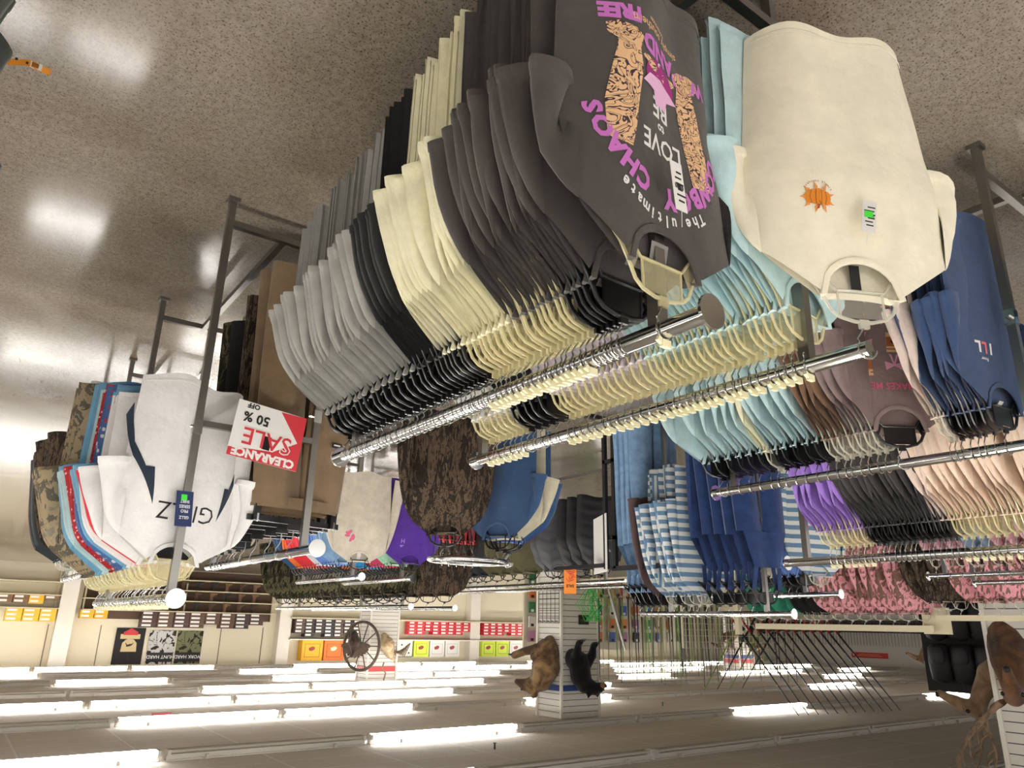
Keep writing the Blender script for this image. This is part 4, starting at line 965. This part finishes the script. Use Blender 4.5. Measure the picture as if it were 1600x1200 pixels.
banner('black wall banner with a shield emblem beside the hunting posters', -4.72, -5.62, H+.35, H+1.5, plain('banner_black', (26, 24, 26), .8), None, True)
banner('hunting poster reading HUNT HARD beside the shield banner', -5.75, -6.6, H+.42, H+1.5, camo('poster_scene', [(70, 62, 54), (196, 194, 190), (54, 46, 40), (210, 208, 206)], 3, (1, 1, 1)), 'HUNT HARD.')
banner('hunting poster reading WORK HARD with green woodland', -6.65, -7.5, H+.42, H+1.5, camo('poster_woods', [(60, 62, 44), (110, 112, 84), (44, 40, 32), (84, 78, 62)], 3, (1, 1, 1)), 'WORK HARD.')
# ------------------------------------------------------------------ mounted animals
def fuse(parts, voxel, name, mat, parent=None, loc=None, rz=0, smooth=3, rot=None, scale=1):
    """one continuous skin from overlapping tapered limbs: ('t', points, radii) or ('e', centre, radii)"""
    mb = MB()
    for p in parts:
        if p[0] == 't':
            mb.tube(p[1], list(p[2]), 12)
            for q, r in zip(p[1], p[2]): mb.ell(q, (r, r, r), 10, 7)
        else: mb.ell(p[1], p[2], 16, 10)
    me = mb.mesh('body'); o = bpy.data.objects.new('tmp', me); COL.objects.link(o)
    m = o.modifiers.new('r', 'REMESH'); m.mode = 'VOXEL'; m.voxel_size = voxel
    s = o.modifiers.new('s', 'SMOOTH'); s.iterations = smooth; s.factor = .5
    dg = bpy.context.evaluated_depsgraph_get(); me2 = bpy.data.meshes.new_from_object(o.evaluated_get(dg))
    bpy.data.objects.remove(o)
    me2.polygons.foreach_set('use_smooth', [True]*len(me2.polygons)); me2.materials.clear(); me2.materials.append(None)
    return inst(name, me2, mat, parent, loc, rz, rot)
BEARB = fur('brown_bear_fur', (74, 54, 38), (150, 120, 82), 3.2, (.4, .6)); BEARK = fur('black_bear_fur', (8, 8, 9), (22, 20, 20), 6)
DEERF = fur('deer_fur', (104, 82, 60), (150, 124, 94), 5); ELKF = fur('elk_mane_fur', (42, 27, 18), (122, 82, 50), 2.6); ANT = cloth('antler_bone', (122, 100, 78), .2, .7)
PAD = plain('claw_black', (22, 18, 16), .5); SNOUT = fur('bear_snout', (120, 84, 56), (150, 112, 78), 8)
# brown bear: half mount clinging to the column, head up and foreleg reaching out
x0, y0, z0 = -9.05, 11.0, H
o = thing('brown_bear_mount', 'brown bear mount on the column with blue band, foreleg stretched out', 'animal', (x0, y0, z0))
fuse([('t', [(-.02, .05, .30), (.1, .0, .45), (.16, -.05, .68), (.18, .05, .92)], [.14, .24, .27, .2]), ('t', [(.18, .05, .92), (.25, .22, 1.02), (.34, .32, 1.02), (.45, .42, .97)], [.19, .16, .11, .055]),
      ('t', [(.2, .0, .5), (.3, .05, .40), (.42, .25, .45), (.52, .42, .52)], [.13, .10, .075, .07]), ('t', [(.16, -.12, .62), (.3, -.1, .5), (.4, .0, .52)], [.14, .1, .075]),
      ('e', (.30, .12, 1.18), (.06, .05, .065)), ('e', (.14, .28, 1.18), (.06, .05, .065))], .022, 'body', BEARB, o)
MB().ell((.46, .43, .965), (.03, .03, .025), 10, 6).build('nose', PAD, o)
for ex, ey in ((.415, .33), (.325, .425)): MB().ell((ex, ey, 1.10), (.016, .016, .016), 8, 6).build('eye', GLASS_EYE, o)
for k in range(4): MB().tube([(.55+.012*k, .46-.02*k, .53-.01*k), (.6+.012*k, .52-.02*k, .5)], [.012, .003], 6).build('claw', PAD, o)
# black bear
o = thing('black_bear_mount', 'black bear mount with pricked ears on the front of the column', 'animal', (-9.33, 10.74, z0))
fuse([('t', [(0, .0, .55), (-.02, -.16, .62), (-.03, -.2, .85), (-.1, -.22, .98)], [.17, .2, .19, .15]), ('t', [(-.1, -.22, .96), (-.22, -.34, 1.04), (-.27, -.42, 1.02), (-.28, -.52, .97)], [.14, .115, .09, .05]),
      ('t', [(.03, -.16, .55), (.1, -.26, .42), (.12, -.32, .28)], [.13, .075, .055]), ('t', [(-.14, -.2, .62), (-.22, -.3, .48), (-.2, -.36, .32)], [.13, .08, .055]), ('t', [(.12, -.32, .29), (.12, -.38, .26)], [.06, .05]), ('t', [(-.2, -.36, .32), (-.2, -.42, .30)], [.06, .05]),
      ('t', [(-.13, -.3, 1.12), (-.11, -.3, 1.2)], [.05, .012]), ('t', [(-.29, -.34, 1.12), (-.31, -.33, 1.19)], [.05, .012])], .02, 'body', BEARK, o)
MB().ell((-.275, -.52, .975), (.062, .06, .05), 12, 8).build('muzzle', SNOUT, o); MB().ell((-.275, -.578, .985), (.025, .02, .02), 8, 6).build('nose', PAD, o)
for dx in (-.05, .04): MB().ell((-.26+dx, -.495, 1.055), (.012, .012, .012), 8, 6).build('eye', GLASS_EYE, o)
for bx_, bz_, by_ in ((.12, .25, -.42), (-.2, .29, -.46)):
    for k in range(4): MB().tube([(bx_-.04+.026*k, by_, bz_), (bx_-.045+.03*k, by_-.04, bz_-.05)], [.01, .003], 5).build('claw', PAD, o)
def antler(mb, s, scale, spread=1, tines=4):
    base_ = Vector((0, 0, 0)); pts = []
    for t in range(9):
        u = t/8; pts.append(Vector((s*spread*(.05+.28*math.sin(u*2.0)), -.10*u+.22*math.sin(u*2.6)*.5, .62*u))*scale)
    mb.tube(pts, [.024*scale*(1-.75*t/8) for t in range(9)], 8)
    for k in range(tines):
        i = 1+int(k*6/tines); p = pts[i]
        mb.tube([p, p+Vector((s*.02, -.09, .07))*scale, p+Vector((s*.01, -.12, .2))*scale], [.014*scale, .011*scale, .003*scale], 6)
def deer_head(label, loc, rz, sc=1.0, mat=DEERF, antlers=True, tilt=0, neckdrop=.0, spread=1, tines=4, asc=1.0, nk=.72, low=0):
    """shoulder mount: the neck rises from the wall behind (+y) and the face looks along -y"""
    o = thing('deer_head_mount', label, 'animal', loc, rz); o.rotation_euler = (tilt, 0, rz)
    fuse([('t', [(0, .06*sc, (-.31-low)*sc), (0, .0, (-.30-low*.5)*sc), (0, -.16*sc, -.22*sc), (0, -.30*sc, .0), (0, -.36*sc, .14*sc)], [nk*.2*sc, nk*.21*sc, nk*.18*sc, nk*.12*sc, .09*sc]), ('t', [(0, -.36*sc, .16*sc), (0, -.5*sc, .12*sc), (0, -.66*sc, .03*sc), (0, -.72*sc, .0)], [.1*sc, .085*sc, .05*sc, .042*sc])], .018*sc, 'neck_and_head', mat, o)
    for s in (-1, 1):
        MB().ell((0, 0, 0), (.035*sc, .015*sc, .1*sc), 10, 8, Matrix.Rotation(s*1.0, 3, 'Y')).build('ear', mat, o, (s*.14*sc, -.33*sc, .24*sc))
        MB().ell((s*.084*sc, -.475*sc, .17*sc), (.02*sc, .024*sc, .022*sc), 8, 6).build('eye', GLASS_EYE, o)
        if antlers:
            a = MB(); antler(a, s, sc*asc, spread, tines); a.build('antler', ANT, o, (s*.05*sc, -.36*sc, .23*sc))
    MB().ell((0, -.745*sc, .01*sc), (.035*sc, .025*sc, .03*sc), 10, 6).build('nose', PAD, o)
    return o
E_ = deer_head('large dark maned elk head facing the aisle on the wide column', (-9.05, 3.46, H+.52), PI/2-.30, 1.0, ELKF, True, .30, 0, 1.2, 5, 1.25, 1.0, .38)
E_.name = 'elk_head_mount'
deer_head('antlered deer head in profile just beyond the elk', (-9.42, 3.66, H+.62), PI-.62, .95, DEERF, True, 0, 0, .8, 4, .95, .85)
deer_head('small antlered deer head facing out on the column by the gun wall', (-24.74, 11.0, H+.62), PI/2-.5, 1.1, DEERF, True, 0)
deer_head('small deer head turned away beside the gun wall column', (-25.2, 10.94, H+.62), -.3, 1.1, DEERF, True, 0)
deer_head('deer head looking sideways on the gun wall column', (-24.8, 11.6, H+.58), PI-.6, 1.0, DEERF, False, 0)
for i, (x, y, z, rz) in enumerate(((-25.28, 19.3, .45, PI/2), (-25.28, 19.7, .5, PI/2+.5), (-25.9, 19.18, .5, 0), (-25.5, 19.18, .55, -.4), (-26.15, 19.3, .5, -.9))):
    deer_head(['pale goat like head mount on the band column behind the rods', 'dark head mount beside the goat head behind the rods', 'tan head mount on the far column behind crossed rods', 'black faced head mount on the far column', 'brown head mount hanging beyond the crossed rods'][i], (x, y, H+z), rz, .95, [DEERF, ELKF, DEERF, BEARK, ELKF][i], i in (0, 2), 0)
# turkey and wheel on the red band column
o = thing('wagon_wheel', 'dark wooden wagon wheel hung on the red band column', 'wheel', (-9.3, 19.40, H+.62), .9)
WD = cloth('weathered_wood', (66, 54, 44), .25, .8)
MB().tube([(.52*math.cos(a*PI/16), 0, .62*math.sin(a*PI/16)) for a in range(32)], .04, 8, closed=True).build('rim', WD, o)
MB().tube([(0, -.06, 0), (0, .06, 0)], .09, 12).build('hub', WD, o)
for k in range(10): MB().tube([(0, 0, 0), (.5*math.cos(k*PI/5), 0, .6*math.sin(k*PI/5))], .016, 6).build('spoke', WD, o)
o = thing('turkey_mount', 'dark turkey mount with fanned tail beside the wagon wheel', 'animal', (-9.0, 19.2, H+.5), .8)
fuse([('t', [(0, 0, .2), (0, -.05, 0), (.02, -.05, -.18)], [.1, .17, .1]), ('t', [(0, -.02, .18), (0, -.1, .32), (0, -.14, .36)], [.07, .04, .035])], .02, 'body', fur('turkey_feather', (24, 18, 16), (60, 42, 32), 12), o)
fan = MB()
for k in range(11):
    a = PI*.1+PI*.8*k/10; fan.loft([[(r*math.cos(a)+w*math.sin(a)*s, .1+yy, .0+r*math.sin(a)-w*math.cos(a)*s) for s, yy in ((-1, 0), (0, -.012), (1, 0), (0, .006))] for r, w in ((.1, .02), (.3, .05), (.4, .045), (.43, .01))])
fan.build('tail_fan', WD, o)
o = thing('game_bird_mount', 'pale flying game bird mount on the red band column', 'animal', (-9.95, 19.3, H+.58), -.4)
fuse([('t', [(.05, 0, -.22), (0, -.1, 0), (-.1, -.1, .22), (-.2, -.1, .34)], [.09, .2, .13, .06]), ('t', [(-.2, -.1, .32), (-.3, -.12, .42)], [.05, .03])], .02, 'body', fur('pale_feather', (150, 124, 90), (206, 186, 150), 6), o)
wn = MB()
for k in range(9): wn.tube([(-.15-.05*k, -.1-.02*k, .15+.02*k), (-.35-.09*k, -.05, .30-.04*k), (-.5-.05*k, 0, .62-.07*k)], [.03, .022, .004], 5, sq=.3)
wn.build('wing', fur('wing_feather', (96, 74, 54), (186, 160, 122), 14), o)
MB().tube([(.1, -.1, .45), (.2, -.12, .62), (.05, -.14, .72), (.1, -.1, 1.0)], .02, 8).build('branch', ANT, o)

# ------------------------------------------------------------------ fishing rods
CORK = plain('cork_grip', (176, 140, 96), .8); RDG = plain('red_grip', (176, 32, 38), .5); ROD = [plain('rod_%d' % i, c, .35) for i, c in enumerate(((26, 26, 28), (150, 140, 90), (60, 50, 44), (120, 150, 70), (190, 182, 150)))]
def rod_meshes():
    b = MB().tube([(0, 0, .38), (0, 0, 1.1), (.0, 0, 2.15)], [.016, .012, .005], 6)
    g = MB().tube([(0, 0, 0), (0, 0, .38)], .015, 8)
    rl = MB().tube([(0, -.045, .30), (0, -.045, .36)], .028, 10).tube([(0, 0, .33), (0, -.045, .33)], .008, 6)
    gd = MB()
    for z in (.7, 1.0, 1.3, 1.6, 1.85, 2.05, 2.14): gd.tube([(0, -.004, z), (0, -.016, z+.006), (0, -.004, z+.012)], .0018, 4)
    return b.mesh('blank'), g.mesh('grip'), rl.mesh('reel'), gd.mesh('line_guides')
RM = rod_meshes()
def rod(loc, rot, label, grp, blank, grip, sc=1):
    o = inst('fishing_rod', RM[0], blank, None, loc, 0, rot); o.scale = (sc*1.4, sc*1.4, sc); tag(o, label, 'fishing rod', grp)
    inst('grip', RM[1], grip, o); inst('reel', RM[2], BLACKP, o); inst('line_guides', RM[3], CHROME, o)
rk = thing('rod_rack', 'long beige rack holding upright fishing rods', 'rack', (-11.2, 9.4, 0))
for y in (-.9, .9):
    MB().box((0, y*.7, .78), (3.6, 1.25, .04)).build('base_beam', BEIGE, rk, smooth=False); MB().box((0, y, H-.55), (3.6, .05, .04)).build('top_beam', BEIGE, rk, smooth=False)
for x in (-1.75, 0, 1.75):
    for y in (-.9, .9): MB().box((x, y, (H-.55)/2), (.05, .05, H-.55)).build('upright', BEIGE, rk, smooth=False)
R = random.Random(4)
for r in range(4):
    for i in range(22):
        x = -9.6-.15*i+R.uniform(-.03, .03); y = 8.5+.6*r+R.uniform(-.05, .05)
        rod((x, y, .80), (R.uniform(-.02, .02), R.uniform(-.02, .02), R.uniform(0, 6)), 'upright fishing rod, %s along the %s row of the long rod rack' % (ORD[i], ORD[r]), 'upright fishing rods', R.choice(ROD), R.choice((CORK, CORK, BLACKP, RDG)), R.uniform(.66, .8))
for i in range(12):
    t = i/11; rod((-10.6-.42*i*.5, 8.16-.03*i, H-.20), (.0, 0, 0), 'slanted fishing rod with red grip, %s in the leaning row' % ORD[i], 'slanted fishing rods', ROD[0], RDG, .86)
    ob = [q for q in COL.objects if q.name.startswith('fishing_rod')][-1]; ob.rotation_euler = (.72, .12, 0)
for i in range(4):
    rod((-11.6+.35*i, 7.9, H-.20), (-.75, -.3, 0), 'slanted rod crossing the leaning row, %s of four' % ORD[i], 'crossing rods', ROD[3] if i % 2 else ROD[0], BLACKP, .8)
sr = thing('slant_rack', 'low beige rack under the leaning fishing rods', 'rack', (-11.6, 8.0, 0))
MB().box((0, 0, (H-.22)/2), (2.6, .3, H-.24)).build('body', BEIGE, sr, smooth=False); MB().box((0, 0, H-.215), (2.7, .4, .03)).build('top', BEIGE, sr, smooth=False)
# peg cards between rods and green netting
NET = plain('green_net', (46, 170, 70), .7)
o = MB()
for i in range(26):
    a = R.uniform(0, 6); o.tube([(-8.55+R.uniform(-.15, .15), 9.3+R.uniform(-.1, .1), H-.62), (-8.55+R.uniform(-.25, .25), 9.3+R.uniform(-.2, .2), H-.35), (-8.55+R.uniform(-.2, .2), 9.3, H-.08)], .006, 4)
o = o.build('landing_net', NET, None); tag(o, 'green landing net hanging beside the bear column', 'net')
o = MB().tube([(-8.6, 9.35, .0), (-8.95, 9.0, H+.35)], .022, 8).build('net_pole', STEEL, None); tag(o, 'long slanted silver net pole beside the black bear', 'pole')
R = random.Random(9); PC = [(206, 120, 60), (222, 216, 206), (60, 90, 170), (60, 120, 80), (200, 60, 60), (220, 200, 80), (40, 40, 44), (170, 120, 150)]
for r in range(5):
    for i in range(13):
        c = R.choice(PC); o = MB().box((0, 0, -.1), (.16, .03, .2)).build('tackle_pack', plain('pack_%d' % PC.index(c), c, .5), None, (-9.3-.36*i, 11.9, H+.3-.27*r), 0, False)
        tag(o, 'hanging tackle pack, %s along the %s row of the peg panel' % (ORD[i], ORD[r]), 'packet', 'tackle packs on the peg panel')
        MB().box((0, -.017, -.04), (.07, .003, .05)).build('printed_card', PAPER if R.random() < .6 else INK, o, smooth=False)
wg = MB()
for i in range(25): wg.tube([(-9.2-.15*i, 8.0, .9), (-9.2-.15*i, 8.0, H+.28)], .004, 4)
for i in range(11): wg.tube([(-9.2, 8.0, H-.62+.09*i), (-12.8, 8.0, H-.62+.09*i)], .004, 4)
for x in (-9.2, -12.8): wg.box((x, 8.0, (H+.28)/2), (.03, .03, H+.28))
wg = wg.build('wire_screen', BEIGE, None); tag(wg, 'tall pale wire screen standing before the upright fishing rods', 'grid panel')
pg = MB().box((-11.5, 11.98, (H+.45)/2), (4.7, .04, H+.45)).build('peg_panel', plain('peg_cream', (206, 198, 176), .7), None, None, 0, False); tag(pg, 'cream peg panel of tackle packs behind the rod rack', 'panel')
# black wire grid with hooks on the bear column and a framed photo
o = thing('wire_grid', 'black wire grid panel with hooks on the bear column', 'grid panel', (-9.03, 11.05, H-.38))
g = MB()
for i in range(6): g.tube([(0, -.3+.12*i, -.36), (0, -.3+.12*i, .33)], .005, 5)
for i in range(9): g.tube([(0, -.3, -.36+.086*i), (0, .3, -.36+.086*i)], .005, 5)
g.build('wires', BLACKM, o)
for i in range(5): MB().tube([(0, -.26+.12*i, .3), (.06, -.26+.12*i, .29), (.07, -.26+.12*i, .32)], .006, 5).build('hook', BLACKM, o)
o = MB().box((0, 0, 0), (.24, .02, .17)).build('framed_photo', BLACKM, None, (-9.6, 10.72, H-.12), 0, False); tag(o, 'small dark framed photo on the bear column', 'picture'); MB().box((0, -.011, 0), (.2, .003, .13)).build('photo_print', CAMOG, o, smooth=False)
# yellow polka sock display
o = thing('sock_display', 'big yellow sock shaped display with black dots', 'display', (-16.4, 20.5, H+.3))
YS = plain('sock_yellow', (236, 206, 30), .7)
k = MB(); s2 = poly_geo([(-.15, .5), (.15, .5), (.15, -.05), (.15, -.2), (-.1, -.25), (-.42, -.25), (-.45, -.12), (-.3, -.02), (-.15, .02)], 0)
k.add([(x, -.03, -y) for x, y in s2[0]]+[(x, .03, -y) for x, y in s2[0]], list(s2[1])+[tuple(i+len(s2[0]) for i in f) for f in s2[1]]); k.build('sock', YS, o, smooth=False)
k = MB()
for i in range(4):
    for j in range(6): k.disc((-.1+.07*i+(.035 if j % 2 else 0), -.036, .2-.1*j), .018, 'y', .004, 8)
k.build('dots', INK, o, smooth=False)
MB().tube([(0, .05, -H-.3), (0, .05, -.4)], .02, 8).build('pole', STEEL, o)
# ------------------------------------------------------------------ gun wall
gr = thing('gun_rack', 'long dark rifle rack along the far side wall', 'rack', (-37.8, 22, 0))
MB().box((-.035, 0, H-.25), (.32, 10.5, .5)).build('back_board', plain('dark_backing', (44, 40, 38), .7), gr, smooth=False); MB().box((.1, 0, H-.55), (.3, 10.5, .06)).build('ledge', WD, gr, smooth=False)
rf = (MB().box((0, 0, .18), (.04, .05, .36)).box((0, .0, .42), (.045, .06, .16)).mesh('stock', False), MB().tube([(0, 0, .45), (0, 0, 1.12)], .013, 6).mesh('barrel'))
WDS = [plain('stock_%d' % i, c, .5) for i, c in enumerate(((40, 34, 30), (70, 50, 36), (28, 28, 28), (60, 58, 50)))]; GUN = plain('gun_steel', (96, 96, 96), .4, .6)
for i in range(60):
    o = inst('rifle', rf[0], random.choice(WDS), None, (-37.55, 17.2+.16*i, H-.5)); tag(o, 'rifle standing in the far wall rack among a long row', 'rifle', 'rifles along the far wall'); inst('barrel', rf[1], GUN, o)
o = MB().box((0, 0, 0), (.03, 1.9, .26)).build('red_wall_sign', RED, None, (-37.97, 20.9, H+1.08), 0, False); tag(o, 'long red sign high on the gun wall', 'sign')
MB().box((.018, 0, .03), (.004, 1.3, .03)).box((.018, 0, -.04), (.004, 1.1, .03)).build('gold_lines', plain('gold_paint', (200, 160, 90), .5), o, smooth=False)
# backpacks on the far side
bp = (MB().loft([[(rx*math.cos(2*PI*k/14), ry*math.sin(2*PI*k/14), z) for k in range(14)] for z, rx, ry in ((0, .05, .03), (-.06, .16, .1), (-.3, .18, .13), (-.52, .17, .12), (-.58, .1, .07))]).mesh('pack'), MB().loft([[(rx*math.cos(2*PI*k/12), -.1+ry*math.sin(2*PI*k/12), z) for k in range(12)] for z, rx, ry in ((-.28, .08, .04), (-.34, .12, .07), (-.48, .12, .07), (-.53, .08, .04))]).mesh('pocket'))
bpr = thing('pack_rack', 'beige bar holding the black backpacks', 'rack', (-12.7, 4.9, 0))
MB().box((0, 0, H+.0), (.05, 2.2, .05)).build('bar', BEIGE, bpr, smooth=False)
for y in (-1, 1): MB().box((0, y, (H)/2), (.05, .05, H)).build('post', BEIGE, bpr, smooth=False)
for i in range(6):
    for r in range(2):
        o = inst('backpack', bp[0], plain('pack_black', (28, 28, 32), .6), None, (-12.6+.0*r, 4.1+.34*i, H+.72-.62*r), PI/2); tag(o, 'black backpack, %s along the %s row by the wide column' % (ORD[i], ORD[r]), 'backpack', 'black backpacks'); inst('pocket', bp[1], plain('pack_grey', (46, 46, 52), .6), o)
MB().box((-.15, .05, (H+.85)/2), (.06, 2.4, H+.85)).build('back_panel', plain('dark_panel', (40, 36, 36), .8), bpr, None, 0, False)
